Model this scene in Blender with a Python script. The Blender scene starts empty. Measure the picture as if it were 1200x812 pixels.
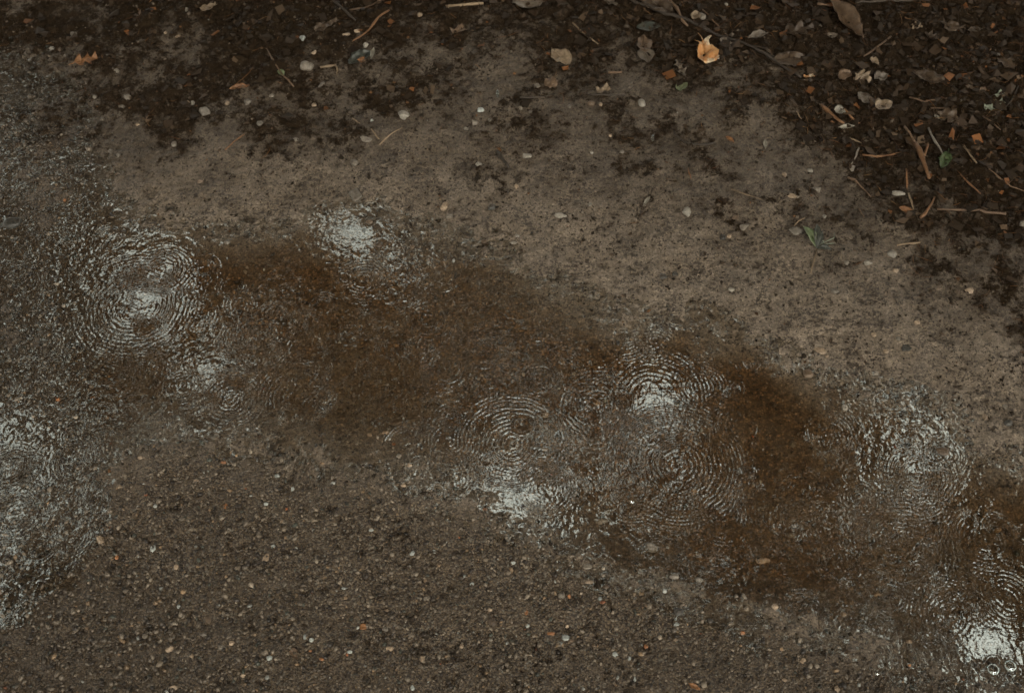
import bpy, math, random
import numpy as np
from mathutils import Vector, Matrix

random.seed(7)
RNG = np.random.default_rng(7)
sc = bpy.context.scene
COL = sc.collection

# ------------------------------------------------------------------ camera
CAM_H = 1.5
PITCH = math.radians(57)
HFOV = math.radians(48)
cam_data = bpy.data.cameras.new('camera')
cam = bpy.data.objects.new('camera', cam_data)
COL.objects.link(cam)
cam.location = (0, 0, CAM_H)
cam.rotation_euler = (math.radians(90) - PITCH, 0, 0)
cam_data.angle = HFOV
cam_data.clip_start = 0.02
cam_data.clip_end = 500
cam_data.dof.use_dof = True
cam_data.dof.focus_distance = 1.72
cam_data.dof.aperture_fstop = 6.5
cam_data.lens = 18 / math.tan(HFOV / 2)
sc.camera = cam

# ------------------------------------------------------------------ sky, sun, exposure
SUN_EL, SUN_AZ = math.radians(58), math.radians(150)
world = bpy.data.worlds.new('World')
sc.world = world
world.use_nodes = True
wn = world.node_tree
wn.nodes.clear()
sky = wn.nodes.new('ShaderNodeTexSky')
sky.sky_type = 'NISHITA'
sky.sun_disc = False
sky.sun_elevation = SUN_EL
sky.sun_rotation = SUN_AZ
sky.air_density = 1.0
sky.dust_density = 5.0
hs = wn.nodes.new('ShaderNodeHueSaturation')
hs.inputs['Saturation'].default_value = 0.05
bg = wn.nodes.new('ShaderNodeBackground')
bg.inputs['Strength'].default_value = 0.12
wo = wn.nodes.new('ShaderNodeOutputWorld')
wn.links.new(sky.outputs[0], hs.inputs['Color'])
wt = wn.nodes.new('ShaderNodeMix'); wt.data_type = 'RGBA'; wt.blend_type = 'MULTIPLY'; wt.inputs[0].default_value = 1.0
wt.inputs[7].default_value = (1.07, 1.0, 0.86, 1)          # flat warm-white overcast
wn.links.new(hs.outputs[0], wt.inputs[6])
wn.links.new(wt.outputs[2], bg.inputs[0])
wn.links.new(bg.outputs[0], wo.inputs[0])

sun_d = bpy.data.lights.new('sun', 'SUN')
sun_d.energy = 0.5
sun_d.angle = math.radians(20)
sun_d.color = (1.0, 0.93, 0.84)
sun = bpy.data.objects.new('sun', sun_d)
COL.objects.link(sun)
_d = Vector((math.sin(SUN_AZ) * math.cos(SUN_EL), math.cos(SUN_AZ) * math.cos(SUN_EL), math.sin(SUN_EL)))
sun.rotation_euler = _d.to_track_quat('Z', 'Y').to_euler()

sc.view_settings.view_transform = 'Standard'
sc.view_settings.look = 'None'
sc.view_settings.exposure = 2.95
sc.view_settings.gamma = 1.0
sc.render.engine = 'CYCLES'
sc.cycles.max_bounces = 5
sc.cycles.use_denoising = True
sc.cycles.transparent_max_bounces = 8

# ------------------------------------------------------------------ photo pixel <-> ground plane
F = 600 / math.tan(HFOV / 2)
cp, sp = math.cos(PITCH), math.sin(PITCH)

def at(px, py, z=0.0):
    """ground point seen at a photo pixel (1200 x 812)"""
    a = (np.asarray(px, float) - 600) / F
    b = (406 - np.asarray(py, float)) / F
    dy = cp + b * sp
    dz = -sp + b * cp
    t = (z - CAM_H) / dz
    return a * t, dy * t

def to_px(x, y):
    """photo pixel of a ground point at z = 0"""
    f = y * cp + CAM_H * sp
    f = np.maximum(f, 0.05)
    u = y * sp - CAM_H * cp
    return 600 + F * x / f, 406 - F * u / f

def mpp(px, py):
    """metres across per pixel and metres deep per pixel at a photo pixel"""
    x, y = at(px, py)
    dist = float(y * cp + CAM_H * sp)
    x2, y2 = at(px, py - 1)
    return dist / F, float(y2 - y)

# ------------------------------------------------------------------ numpy noise
def vnoise(x, y, seed):
    xi = np.floor(x); yi = np.floor(y)
    fx = (x - xi).astype(np.float32); fy = (y - yi).astype(np.float32)
    xi = xi.astype(np.int64); yi = yi.astype(np.int64)
    def h(a, b):
        n = (a * 374761393 + b * 668265263 + seed * 1442695041) & 0xffffffff
        n = ((n ^ (n >> 13)) * 1274126177) & 0xffffffff
        n = n ^ (n >> 16)
        return (n & 0xffff).astype(np.float32) / 65535.0
    fx = fx * fx * fx * (fx * (fx * 6 - 15) + 10); fy = fy * fy * fy * (fy * (fy * 6 - 15) + 10)
    a = h(xi, yi); b = h(xi + 1, yi); c = h(xi, yi + 1); d = h(xi + 1, yi + 1)
    return (a + (b - a) * fx) * (1 - fy) + (c + (d - c) * fx) * fy

def rot_vnoise(x, y, s, seed):
    c, q = math.cos(seed * 1.37), math.sin(seed * 1.37)
    return vnoise((x * c + y * q) / s + seed * 7.1, (-x * q + y * c) / s + seed * 3.3, seed) * 2 - 1

def fbm(x, y, s, octv, seed, gain=0.55):
    t = 0; a = 1; n = 0
    for k in range(octv):
        t = t + a * rot_vnoise(x, y, s, seed + k * 13)
        n += a; a *= gain; s *= 0.5
    return t / n * 1.5

def sstep(e0, e1, v):
    t = np.clip((v - e0) / (e1 - e0), 0, 1)
    return t * t * (3 - 2 * t)

# ------------------------------------------------------------------ layout of the ground
SHORE = [(-170, 20), (-60, 30), (40, 70), (90, 130), (115, 200), (135, 262), (185, 272), (250, 282), (320, 283), (375, 262), (430, 250), (480, 268),
         (525, 283), (575, 300), (620, 340), (700, 372), (770, 385), (830, 392), (900, 412), (960, 448), (1010, 468),
         (1060, 480), (1110, 500), (1135, 535), (1200, 560), (1290, 590), (1370, 700), (1370, 830), (1260, 830), (1190, 795),
         (1130, 780), (1060, 758), (1000, 742), (950, 725), (885, 716), (830, 705), (785, 685), (735, 668), (700, 640), (655, 625),
         (610, 600), (560, 578), (500, 556), (440, 540), (380, 528), (300, 515), (230, 508), (170, 512), (120, 545), (95, 600),
         (60, 660), (10, 690), (-90, 720), (-170, 640)]
SW = [tuple(float(c) for c in at(a, b)) for a, b in SHORE]

def poly_sd(x, y, P):
    d2 = np.full(x.shape, 1e9, np.float32)
    inside = np.zeros(x.shape, bool)
    n = len(P)
    for i in range(n):
        ax, ay = P[i]; bx, by = P[(i + 1) % n]
        ex, ey = bx - ax, by - ay
        wx, wy = x - ax, y - ay
        t = np.clip((wx * ex + wy * ey) / (ex * ex + ey * ey), 0, 1)
        d2 = np.minimum(d2, (wx - ex * t) ** 2 + (wy - ey * t) ** 2)
        cond = ((ay > y) != (by > y)) & (x < (bx - ax) * (y - ay) / (by - ay + 1e-12) + ax)
        inside ^= cond
    d = np.sqrt(d2)
    return np.where(inside, d, -d)

# how much dark humus lies on the ground, on a net of ground points (each named by where it sits in the photo)
HUM = np.array([
    # 0   100  200  300  400  500  600  700  800  900 1000 1100 1200
    [.74, .84, .90, .94, .92, .86, .90, .95, .95, .98, 1.0, 1.0, 1.0],   # y 0
    [.66, .74, .80, .80, .78, .58, .56, .82, .88, .86, .95, 1.0, 1.0],   # 50
    [.52, .62, .66, .66, .64, .46, .42, .56, .60, .64, .90, 1.0, 1.0],   # 100
    [.42, .50, .56, .56, .54, .42, .44, .52, .40, .44, .80, .98, 1.0],   # 150
    [.24, .32, .38, .32, .30, .28, .32, .42, .50, .48, .54, .84, .97],   # 200
    [.16, .20, .18, .18, .24, .26, .26, .28, .32, .42, .48, .62, .86],   # 250
    [.16, .12, .10, .10, .12, .16, .18, .20, .27, .28, .34, .46, .68],   # 300
    [.16, .10, .10, .10, .10, .10, .12, .14, .18, .22, .27, .38, .52],   # 350
    [.16, .10, .10, .10, .10, .10, .10, .10, .12, .16, .24, .30, .40],   # 400
    [.12, .10, .10, .10, .10, .10, .10, .10, .10, .10, .16, .24, .30],   # 450
    [.10, .10, .10, .10, .10, .10, .10, .10, .10, .10, .12, .16, .26],   # 500
    [.10, .08, .05, .05, .05, .05, .05, .05, .05, .05, .05, .05, .05]], float)   # 550 and nearer

def net(px, py, G, sx=100., sy=50.):
    u = np.clip(px / sx, 0, G.shape[1] - 1.001); v = np.clip(py / sy, 0, G.shape[0] - 1.001)
    i = u.astype(int); j = v.astype(int); fu = u - i; fv = v - j
    return (G[j, i] * (1 - fu) + G[j, i + 1] * fu) * (1 - fv) + (G[j + 1, i] * (1 - fu) + G[j + 1, i + 1] * fu) * fv

def blob(px, py, cx, cy, rx, ry):
    return np.exp(-(((px - cx) / rx) ** 2 + ((py - cy) / ry) ** 2))

def layout(x, y):
    """height and zone weights of the ground at world points"""
    px, py = to_px(x, y)
    sd = poly_sd(x, y, SW) + 0.016 * fbm(x, y, 0.09, 3, 3) + 0.006 * fbm(x, y, 0.022, 2, 5)
    left = sstep(190, 60, px) * sstep(30, 110, py)                # gravelly, barely covered ground on the left
    lower = sstep(-20, 60, py - np.interp(px, [-200, 60, 200, 500, 700, 900, 1200, 1400], [640, 600, 500, 560, 650, 720, 800, 830]))
    upper = 1 - lower
    n1 = fbm(x, y, 0.11, 3, 21)
    n2 = fbm(x, y, 0.028, 3, 31)
    n3 = fbm(x, y, 0.009, 2, 41)
    shallow = np.clip(left + 0.75 * blob(px, py, 480, 285, 90, 40) + 0.7 * blob(px, py, 700, 400, 90, 40) + 0.6 * blob(px, py, 330, 515, 260, 26)
                      + 0.45 * blob(px, py, 1080, 480, 60, 30), 0, 1)
    depth = np.clip(sd, 0, 0.12) * 0.14
    depth = np.minimum(depth, 0.010)
    bank = np.clip(-sd, 0, 3.0)
    hu = upper * (0.05 * np.minimum(bank, 0.5) + 0.02 * np.clip(bank - 0.5, 0, 20)) + lower * (0.020 * np.minimum(bank, 0.4))
    h = np.where(sd > 0, -depth, hu) - 0.0010
    h = h + n1 * 0.0035 * (0.3 + sstep(0, 0.1, np.abs(sd))) + n2 * 0.0016 + n3 * 0.0008
    hs_ = -0.0009 + n1 * 0.0020 + n2 * 0.0012 + n3 * 0.0007
    h = h * (1 - shallow * (sd > -0.03)) + hs_ * shallow * (sd > -0.03)
    # humus
    hv = net(px, py, HUM)
    hv = hv + .07 * blob(px, py, 700, 200, 600, 110)
    hn = fbm(x, y, 0.075, 4, 61, 0.7) * 0.5 + fbm(x, y, 0.012, 2, 71) * 0.30
    hum = sstep(0.29, 0.94, hv + hn * 0.50)
    clod = np.abs(fbm(x, y, 0.030, 3, 81, 0.65))
    h = h + hum * (clod * 0.010 + fbm(x, y, 0.007, 2, 91) * 0.0016)
    # cracks, pocks and crumbs of the mud
    pock = sstep(0.50, 1.1, fbm(x, y, 0.010, 3, 101, .7) + .35 * fbm(x, y, .06, 2, 103)) * (sd < 0.0)
    h = h - pock * 0.0035 * (1 - hum)
    crumb = sstep(0.25, 0.9, fbm(x, y, 0.017, 3, 111, 0.7)) * (sd < 0) * upper
    h = h + crumb * 0.0022 * (1 - hum)
    # silt: the orange-brown mud under the water
    crisp = sstep(600, 760, px) * sstep(570, 640, py)
    silt = (sstep(-0.02, 0.06, sd + 0.02 * fbm(x, y, 0.06, 3, 121)) * (1 - crisp) + crisp * sstep(-0.001, 0.006, sd)) * (1 - 0.55 * left)
    bsum = blob(px, py, 610, 400, 120, 90) + blob(px, py, 300, 330, 160, 60) + 0.9 * blob(px, py, 900, 440, 110, 40) + 0.9 * blob(px, py, 760, 520, 200, 110) \
        + 0.9 * blob(px, py, 850, 680, 140, 50) + .5 * blob(px, py, 60, 300, 100, 60)
    silt = silt * np.clip(0.25 + bsum * 0.75 + .45 * fbm(x, y, .05, 4, 141, .65), 0, 1)
    silt = np.maximum(silt, crisp * .9 * sstep(-0.001, 0.005, sd) * np.clip(.75 + .5 * fbm(x, y, .05, 3, 151), 0, 1) * sstep(1080, 960, px))
    grav = np.clip(lower * (1 - crisp * .8 * (sd > .002)) + left * 0.9 * sstep(60, 200, py) + 0.35 * (sd > 0) * (1 - np.clip(bsum, 0, 1)), 0, 1)
    dirt_vignette = sstep(.12, .60, hv + .12 * fbm(x, y, .05, 3, 131)) * upper
    dirt_vignette = np.maximum(dirt_vignette, .95 * blob(px, py, -100, 860, 420, 260)); dirt_vignette = np.maximum(dirt_vignette, .9 * blob(px, py, 1260, 860, 420, 190)); dirt_vignette = np.maximum(dirt_vignette, .7 * blob(px, py, 600, 960, 700, 150)); dirt_vignette = np.maximum(dirt_vignette, .8 * blob(px, py, -60, 350, 240, 300))  # dark gravel and wet soil, plus corner vignette painted into the colour
    dirt_vignette = np.maximum(dirt_vignette, .7 * crisp * sstep(0, .008, sd) * sstep(.05, .025, sd))
    return h, hum, silt, grav, np.clip(np.maximum(pock, dirt_vignette * .85), 0, 1), sd, left, lower

# ground net: fine where the camera looks, coarse out to the horizon
def axis(lo, hi, step0, step1, far):
    a = [lo]
    while a[-1] < hi:
        t = (a[-1] - lo) / (hi - lo)
        a.append(a[-1] + step0 + (step1 - step0) * t)
    s = step1; up = [a[-1]]
    while up[-1] < far:
        s *= 1.35; up.append(up[-1] + s)
    s = step0; dn = [a[0]]
    while dn[-1] > -far:
        s *= 1.35; dn.append(dn[-1] - s)
    return np.array(dn[:0:-1] + a + up[1:])

GX = axis(-1.12, 1.12, 0.0032, 0.0032, 200)
GY = axis(0.36, 2.02, 0.0024, 0.0034, 200)
XX, YY = np.meshgrid(GX, GY)
NX, NY = len(GX), len(GY)
_r = [a.reshape(NY, NX) for a in layout(XX.ravel(), YY.ravel())]
HH, HUMM, SILT, GRAV, POCK_DIRT_VIGNETTE, SD, LEFT, LOWER = _r

def samp(A, x, y):
    x = np.atleast_1d(np.asarray(x, float)); y = np.atleast_1d(np.asarray(y, float))
    i = np.clip(np.searchsorted(GX, x) - 1, 0, NX - 2); j = np.clip(np.searchsorted(GY, y) - 1, 0, NY - 2)
    fu = (x - GX[i]) / (GX[i + 1] - GX[i]); fv = (y - GY[j]) / (GY[j + 1] - GY[j])
    return (A[j, i] * (1 - fu) + A[j, i + 1] * fu) * (1 - fv) + (A[j + 1, i] * (1 - fu) + A[j + 1, i + 1] * fu) * fv

def gh(x, y):
    return float(samp(HH, x, y)[0])

# ------------------------------------------------------------------ mesh helpers
def np_mesh(name, verts, faces, mat, colors=None, smooth=True, attr='tint', kind=None, parent=None, extra=None):
    """verts (n,3), faces (m,k) with k = 3 or 4"""
    me = bpy.data.meshes.new(name)
    nv, nf, k = len(verts), len(faces), faces.shape[1]
    me.vertices.add(nv); me.vertices.foreach_set('co', np.ascontiguousarray(verts, np.float32).ravel())
    me.loops.add(nf * k); me.loops.foreach_set('vertex_index', np.ascontiguousarray(faces, np.int32).ravel())
    me.polygons.add(nf)
    me.polygons.foreach_set('loop_start', np.arange(0, nf * k, k, dtype=np.int32))
    me.polygons.foreach_set('use_smooth', np.full(nf, smooth, bool))
    if colors is not None:
        a = me.color_attributes.new(attr, 'FLOAT_COLOR', 'POINT')
        a.data.foreach_set('color', np.ascontiguousarray(colors, np.float32).ravel())
    me.update(calc_edges=True)
    me.materials.append(mat)
    o = bpy.data.objects.new(name, me)
    COL.objects.link(o)
    if kind: o['kind'] = kind
    if parent: o.parent = parent
    return o

def tag(o, label=None, cat=None, group=None):
    if label: o['label'] = label
    if cat: o['category'] = cat
    if group: o['group'] = group
    return o

def node_mat(name):
    m = bpy.data.materials.new(name); m.use_nodes = True
    nt = m.node_tree; nt.nodes.clear()
    return m, nt

class NT:
    def __init__(s, nt): s.nt = nt
    def n(s, t, ins=None, **kw):
        nd = s.nt.nodes.new(t)
        for k, v in kw.items(): setattr(nd, k, v)
        for k, v in (ins or {}).items():
            if hasattr(v, 'is_linked') or isinstance(v, bpy.types.NodeSocket): s.nt.links.new(v, nd.inputs[k])
            else: nd.inputs[k].default_value = v
        return nd
    def math(s, op, a, b=0.0, clamp=False):
        nd = s.nt.nodes.new('ShaderNodeMath'); nd.operation = op; nd.use_clamp = clamp
        for i, v in enumerate((a, b)):
            if isinstance(v, bpy.types.NodeSocket): s.nt.links.new(v, nd.inputs[i])
            else: nd.inputs[i].default_value = v
        return nd.outputs[0]
    def mix(s, f, a, b, mode='MIX'):
        nd = s.nt.nodes.new('ShaderNodeMix'); nd.data_type = 'RGBA'; nd.blend_type = mode
        for i, v in ((0, f), (6, a), (7, b)):
            if isinstance(v, bpy.types.NodeSocket): s.nt.links.new(v, nd.inputs[i])
            else: nd.inputs[i].default_value = v if i == 0 else (*v, 1)
        return nd.outputs[2]
    def ramp(s, v, lo, hi):
        nd = s.nt.nodes.new('ShaderNodeMapRange'); nd.clamp = True; nd.interpolation_type = 'SMOOTHSTEP'
        s.nt.links.new(v, nd.inputs[0]); nd.inputs[1].default_value = lo; nd.inputs[2].default_value = hi
        return nd.outputs[0]
    def noise(s, vec, scale, detail=3.0, rough=0.6):
        return s.n('ShaderNodeTexNoise', {'Vector': vec, 'Scale': scale, 'Detail': detail, 'Roughness': rough}).outputs[0]

# ------------------------------------------------------------------ materials
def ground_material():
    m, nt = node_mat('wet_ground'); T = NT(nt)
    geo = T.n('ShaderNodeNewGeometry').outputs['Position']
    zone = T.n('ShaderNodeAttribute', attribute_name='zone')
    sep = T.n('ShaderNodeSeparateColor', {0: zone.outputs['Color']})
    hum, silt, grav = sep.outputs[0], sep.outputs[1], sep.outputs[2]
    wet = zone.outputs['Alpha']  # darkening weight: pits, dark soil and the painted vignette
    nb = T.noise(geo, 9, 4); nc = T.noise(geo, 180, 5, .75); nm = T.noise(geo, 70, 4, .65); nf = T.noise(geo, 420, 3, .7); nt2 = T.noise(geo, 1100, 2, .7)
    mud = T.mix(nm, (0.082, 0.064, 0.045), (0.178, 0.145, 0.110))
    mud = T.mix(T.math('MULTIPLY', T.ramp(nb, .35, .7), .5), mud, (0.105, 0.078, 0.050))
    clus = T.math('ADD', nc, T.math('MULTIPLY', T.math('SUBTRACT', T.noise(geo, 22, 3, .6), .5), .55))
    mud = T.mix(T.ramp(clus, .405, .455), T.mix(.82, mud, (0.016, 0.010, 0.005)), mud)
    speck = T.ramp(nf, .58, .66)
    mud = T.mix(T.math('MULTIPLY', speck, .75), mud, (0.020, 0.013, 0.008))
    nk = T.noise(geo, 230, 2, .55)
    mud = T.mix(T.math('MULTIPLY', T.ramp(nk, .60, .66), .85), mud, (0.016, 0.010, 0.005))
    mud = T.mix(T.math('MULTIPLY', T.ramp(T.math('SUBTRACT', 1.0, nk), .60, .68), .35), mud, (0.20, 0.165, 0.12))
    lsp = T.ramp(nt2, .64, .72)
    mud = T.mix(T.math('MULTIPLY', lsp, .5), mud, (0.15, 0.13, 0.10))
    vor = T.n('ShaderNodeTexVoronoi', {'Vector': geo, 'Scale': 330.0})
    vsep = T.n('ShaderNodeSeparateColor', {0: vor.outputs['Color']})
    gcol = T.mix(vsep.outputs[0], (0.024, 0.016, 0.009), (0.112, 0.084, 0.054))
    gcol = T.mix(T.ramp(vsep.outputs[1], .86, .95), gcol, (0.11, 0.10, 0.08))
    gcol = T.mix(T.ramp(vor.outputs['Distance'], .45, .8), gcol, (0.012, 0.008, 0.005))
    gcol = T.mix(T.ramp(nb, .3, .75), gcol, T.mix(.5, gcol, (0.060, 0.043, 0.026)))
    scol = T.mix(nm, (0.050, 0.029, 0.013), (0.118, 0.075, 0.038))
    scol = T.mix(T.math('MULTIPLY', T.ramp(nf, .52, .66), .7), scol, (0.014, 0.008, 0.003))
    scol = T.mix(T.math('MULTIPLY', lsp, .5), scol, (0.16, 0.125, 0.08))
    hcol = T.mix(nm, (0.0035, 0.002, 0.0008), (0.011, 0.0066, 0.003))
    hcol = T.mix(T.math('MULTIPLY', T.ramp(nt2, .58, .70), .6), hcol, (0.032, 0.019, 0.008))
    v2 = T.n('ShaderNodeTexVoronoi', {'Vector': T.n('ShaderNodeVectorMath', {0: geo, 1: T.n('ShaderNodeCombineXYZ', {0: T.math('MULTIPLY', nm, .004), 1: T.math('MULTIPLY', nf, .004), 2: 0.0}).outputs[0]}, operation='ADD').outputs[0], 'Scale': 290.0})
    v2s = T.n('ShaderNodeSeparateColor', {0: v2.outputs['Color']})
    k = T.math('ADD', T.math('MULTIPLY', T.math('POWER', v2s.outputs[0], 1.6), 1.15), .50)
    k = T.math('MULTIPLY', k, T.math('SUBTRACT', 1.12, T.math('MULTIPLY', T.ramp(v2.outputs['Distance'], .35, .8), .55)))
    k = T.math('ADD', k, T.math('MULTIPLY', T.ramp(v2s.outputs[1], .93, .98), 1.1))
    kk = T.n('ShaderNodeCombineColor', {0: k, 1: k, 2: T.math('MULTIPLY', k, T.math('ADD', .92, T.math('MULTIPLY', v2s.outputs[2], .16)))}).outputs[0]
    mud = T.mix(.38, mud, kk, 'MULTIPLY')
    scol = T.mix(1.0, scol, kk, 'MULTIPLY')
    c = T.mix(grav, mud, gcol)
    c = T.mix(silt, c, scol)
    hm = T.ramp(T.math('ADD', hum, T.math('MULTIPLY', T.math('SUBTRACT', nc, .5), 2.6)), .22, .72)
    c = T.mix(hm, c, hcol)
    c = T.mix(T.math('MULTIPLY', wet, .72), c, (0.02, 0.013, 0.007))  # darkens pits and dark soil, and paints in the vignette
    rough = T.math('ADD', T.math('MULTIPLY', nf, .35), .34)
    rough = T.math('SUBTRACT', rough, T.math('MULTIPLY', grav, .16))
    rough = T.math('ADD', rough, T.math('MULTIPLY', hm, .3))
    hgt = T.math('ADD', T.math('ADD', T.math('MULTIPLY', nf, .0022), T.math('MULTIPLY', nt2, .0009)), T.math('MULTIPLY', T.ramp(nk, .56, .68), -.0012))
    hgt = T.math('ADD', hgt, T.math('MULTIPLY', T.math('MULTIPLY', vor.outputs['Distance'], grav), -.0018))
    bump = T.n('ShaderNodeBump', {'Height': hgt, 'Strength': 1.0, 'Distance': 1.0})
    p = T.n('ShaderNodeBsdfPrincipled', {'Base Color': c, 'Roughness': rough, 'Normal': bump.outputs[0], 'Specular IOR Level': T.math('SUBTRACT', .27, T.math('MULTIPLY', hm, .22))})
    o = T.n('ShaderNodeOutputMaterial'); nt.links.new(p.outputs[0], o.inputs[0])
    return m

def water_material():
    m, nt = node_mat('muddy_water'); T = NT(nt)
    geo = T.n('ShaderNodeNewGeometry').outputs['Position']
    dep = T.n('ShaderNodeAttribute', attribute_name='depth').outputs['Fac']
    tr = T.n('ShaderNodeBsdfTransparent', {'Color': T.mix(dep, (0.98, 0.96, 0.93), (0.80, 0.71, 0.59))})
    w1 = T.noise(geo, 130, 2, .5); w2 = T.noise(geo, 320, 2, .5)
    hgt = T.math('ADD', T.math('MULTIPLY', w1, .00012), T.math('MULTIPLY', w2, .00003))
    bump = T.n('ShaderNodeBump', {'Height': hgt, 'Strength': 1.0, 'Distance': 1.0})
    gl = T.n('ShaderNodeBsdfGlossy', {'Color': (0.86, 0.99, 1.0, 1), 'Roughness': 0.006, 'Normal': bump.outputs[0]})
    gi = T.n('ShaderNodeNewGeometry').outputs['Incoming']
    dt = T.n('ShaderNodeVectorMath', {0: gi, 1: bump.outputs[0]}, operation='DOT_PRODUCT').outputs['Value']
    ci = T.math('SUBTRACT', 1.0, T.math('ABSOLUTE', dt), True)
    fr = T.n('ShaderNodeMath', {0: T.math('MULTIPLY', T.math('POWER', ci, 5.0), .80), 1: .175}, operation='ADD', use_clamp=True)
    mx = T.n('ShaderNodeMixShader', {0: fr.outputs[0], 1: tr.outputs[0], 2: gl.outputs[0]})
    o = T.n('ShaderNodeOutputMaterial'); nt.links.new(mx.outputs[0], o.inputs[0])
    return m

def tint_material(name, rough=.4, nscale=500, bumpd=.0005, spec=.5):
    m, nt = node_mat(name); T = NT(nt)
    geo = T.n('ShaderNodeNewGeometry').outputs['Position']
    a = T.n('ShaderNodeAttribute', attribute_name='tint').outputs['Color']
    nf = T.noise(geo, nscale, 3, .6)
    c = T.mix(nf, T.mix(.45, a, (0.01, 0.007, 0.004)), a)
    bump = T.n('ShaderNodeBump', {'Height': nf, 'Strength': .7, 'Distance': bumpd})
    p = T.n('ShaderNodeBsdfPrincipled', {'Base Color': c, 'Roughness': rough, 'Normal': bump.outputs[0], 'Specular IOR Level': spec})
    o = T.n('ShaderNodeOutputMaterial'); nt.links.new(p.outputs[0], o.inputs[0])
    return m

STONE_DIM = 0.60
def solid_material(name, c1, c2, rough=.5, scale=300, bumpd=.0006, mud=0.35, c3=None, streak=False):
    """mottled material with smears of mud on it"""
    m, nt = node_mat(name); T = NT(nt)
    tc = T.n('ShaderNodeTexCoord').outputs['Object']
    oi = T.n('ShaderNodeObjectInfo').outputs['Random']
    off = T.n('ShaderNodeVectorMath', {0: tc, 1: (0, 0, 0)}, operation='ADD')
    comb = T.n('ShaderNodeCombineXYZ', {0: oi, 1: oi, 2: oi}).outputs[0]
    nt.links.new(comb, off.inputs[1]); v = off.outputs[0]
    c1, c2 = tuple(a * STONE_DIM for a in c1), tuple(a * STONE_DIM for a in c2)
    if streak:
        v = T.n('ShaderNodeMapping', {'Vector': v, 'Scale': (0.12, 1, 1)}).outputs[0]
    n1 = T.noise(v, scale, 4, .65); n2 = T.noise(v, scale * .35, 3, .6); n3 = T.noise(v, scale * 2.5, 2, .6)
    c = T.mix(T.ramp(n1, .3, .7), c1, c2)
    if c3: c = T.mix(T.ramp(n2, .5, .62), c, c3)
    c = T.mix(T.math('MULTIPLY', T.ramp(T.math('ADD', T.math('MULTIPLY', n2, .6), T.math('MULTIPLY', n3, .4)), .50, .60), mud), c, (0.055, 0.038, 0.024))
    br = T.math('ADD', T.math('MULTIPLY', oi, .5), .75)
    c = T.mix(1.0, c, T.n('ShaderNodeCombineColor', {0: br, 1: br, 2: br}).outputs[0], 'MULTIPLY')
    bump = T.n('ShaderNodeBump', {'Height': n1, 'Strength': .8, 'Distance': bumpd})
    p = T.n('ShaderNodeBsdfPrincipled', {'Base Color': c, 'Roughness': rough, 'Normal': bump.outputs[0], 'Specular IOR Level': .25})
    o = T.n('ShaderNodeOutputMaterial'); nt.links.new(p.outputs[0], o.inputs[0])
    return m

M_GROUND = ground_material()
M_WATER = water_material()
M_GRAVEL = tint_material('gravel_stone', .36, spec=.32)
M_SOIL = tint_material('soil', .7, 700, spec=.12)
M_LITTER = tint_material('litter', .6, 400, spec=.15)

# ------------------------------------------------------------------ the ground sheet
_i = np.arange(NX * NY).reshape(NY, NX)
gf = np.stack([_i[:-1, :-1], _i[:-1, 1:], _i[1:, 1:], _i[1:, :-1]], -1).reshape(-1, 4)
gcol = np.stack([HUMM, SILT, GRAV, POCK_DIRT_VIGNETTE], -1).reshape(-1, 4)
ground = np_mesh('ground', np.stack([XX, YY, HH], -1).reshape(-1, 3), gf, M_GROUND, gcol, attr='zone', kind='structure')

# ------------------------------------------------------------------ the puddle with its rain rings
RINGS = [  # photo x, y, radius px, strength, wavelength px
    (158, 360, 60, .62, 6.2), (235, 368, 20, .9, 5), (171, 383, 16, 1.2, 5), (160, 270, 13, .9, 4), (280, 357, 18, .9, 5), (300, 397, 28, .9, 5),
    (215, 452, 22, .9, 4.5), (270, 467, 34, 1.2, 5.5), (345, 465, 46, .9, 5.5), (380, 466, 15, 1.0, 5), (90, 540, 26, 1.0, 6),
    (12, 548, 26, 1.2, 6), (18, 600, 34, 1.2, 6), (45, 640, 20, 1.2, 5), (137, 600, 12, 1.3, 6), (425, 330, 26, .8, 5), (500, 375, 34, .6, 6),
    (480, 522, 34, .8, 5.5), (495, 410, 26, .8, 5), (520, 430, 40, .6, 6), (600, 520, 58, .85, 6), (640, 571, 34, 1.0, 5.2), (700, 470, 40, .8, 6),
    (822, 453, 32, 1.0, 5), (858, 455, 13, 1.3, 4.5), (765, 462, 56, .3, 6.5), (795, 545, 72, .9, 6), (741, 592, 14, 1.4, 5),
    (740, 575, 34, .7, 5), (845, 600, 44, .8, 5.5), (972, 510, 34, .9, 5.5), (1075, 556, 36, 1.1, 5.5), (1005, 583, 20, 1.3, 5), (935, 575, 30, .8, 5),
    (990, 660, 30, 1.0, 5.5), (1060, 640, 55, .8, 6), (1155, 632, 34, 1.0, 6), (945, 716, 26, 1.1, 5.5), (1180, 700, 40, .9, 6),
    (1165, 778, 15, 1.2, 5), (1182, 783, 13, 1.2, 5), (1110, 720, 40, .7, 6), (905, 650, 30, .8, 5), (433, 259, 9, 1.2, 4), (444, 287, 7, 1.2, 4),
    (483, 289, 9, 1.2, 4), (535, 560, 20, .8, 5), (30, 330, 22, .9, 5), (40, 460, 22, .8, 5), (360, 410, 30, .6, 5), (40, 250, 20, 1, 5),
    (1045, 700, 26, .8, 5), (870, 500, 30, .7, 5), (660, 430, 26, .5, 5), (1100, 600, 24, .8, 5)]
for _ in range(430):
    RINGS.append((random.uniform(-120, 1290), random.uniform(120, 800), random.uniform(6, 20) * random.choice((1, 1, 1, 1.9)), random.uniform(.45, 1.2), random.uniform(3.8, 5.6)))

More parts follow.
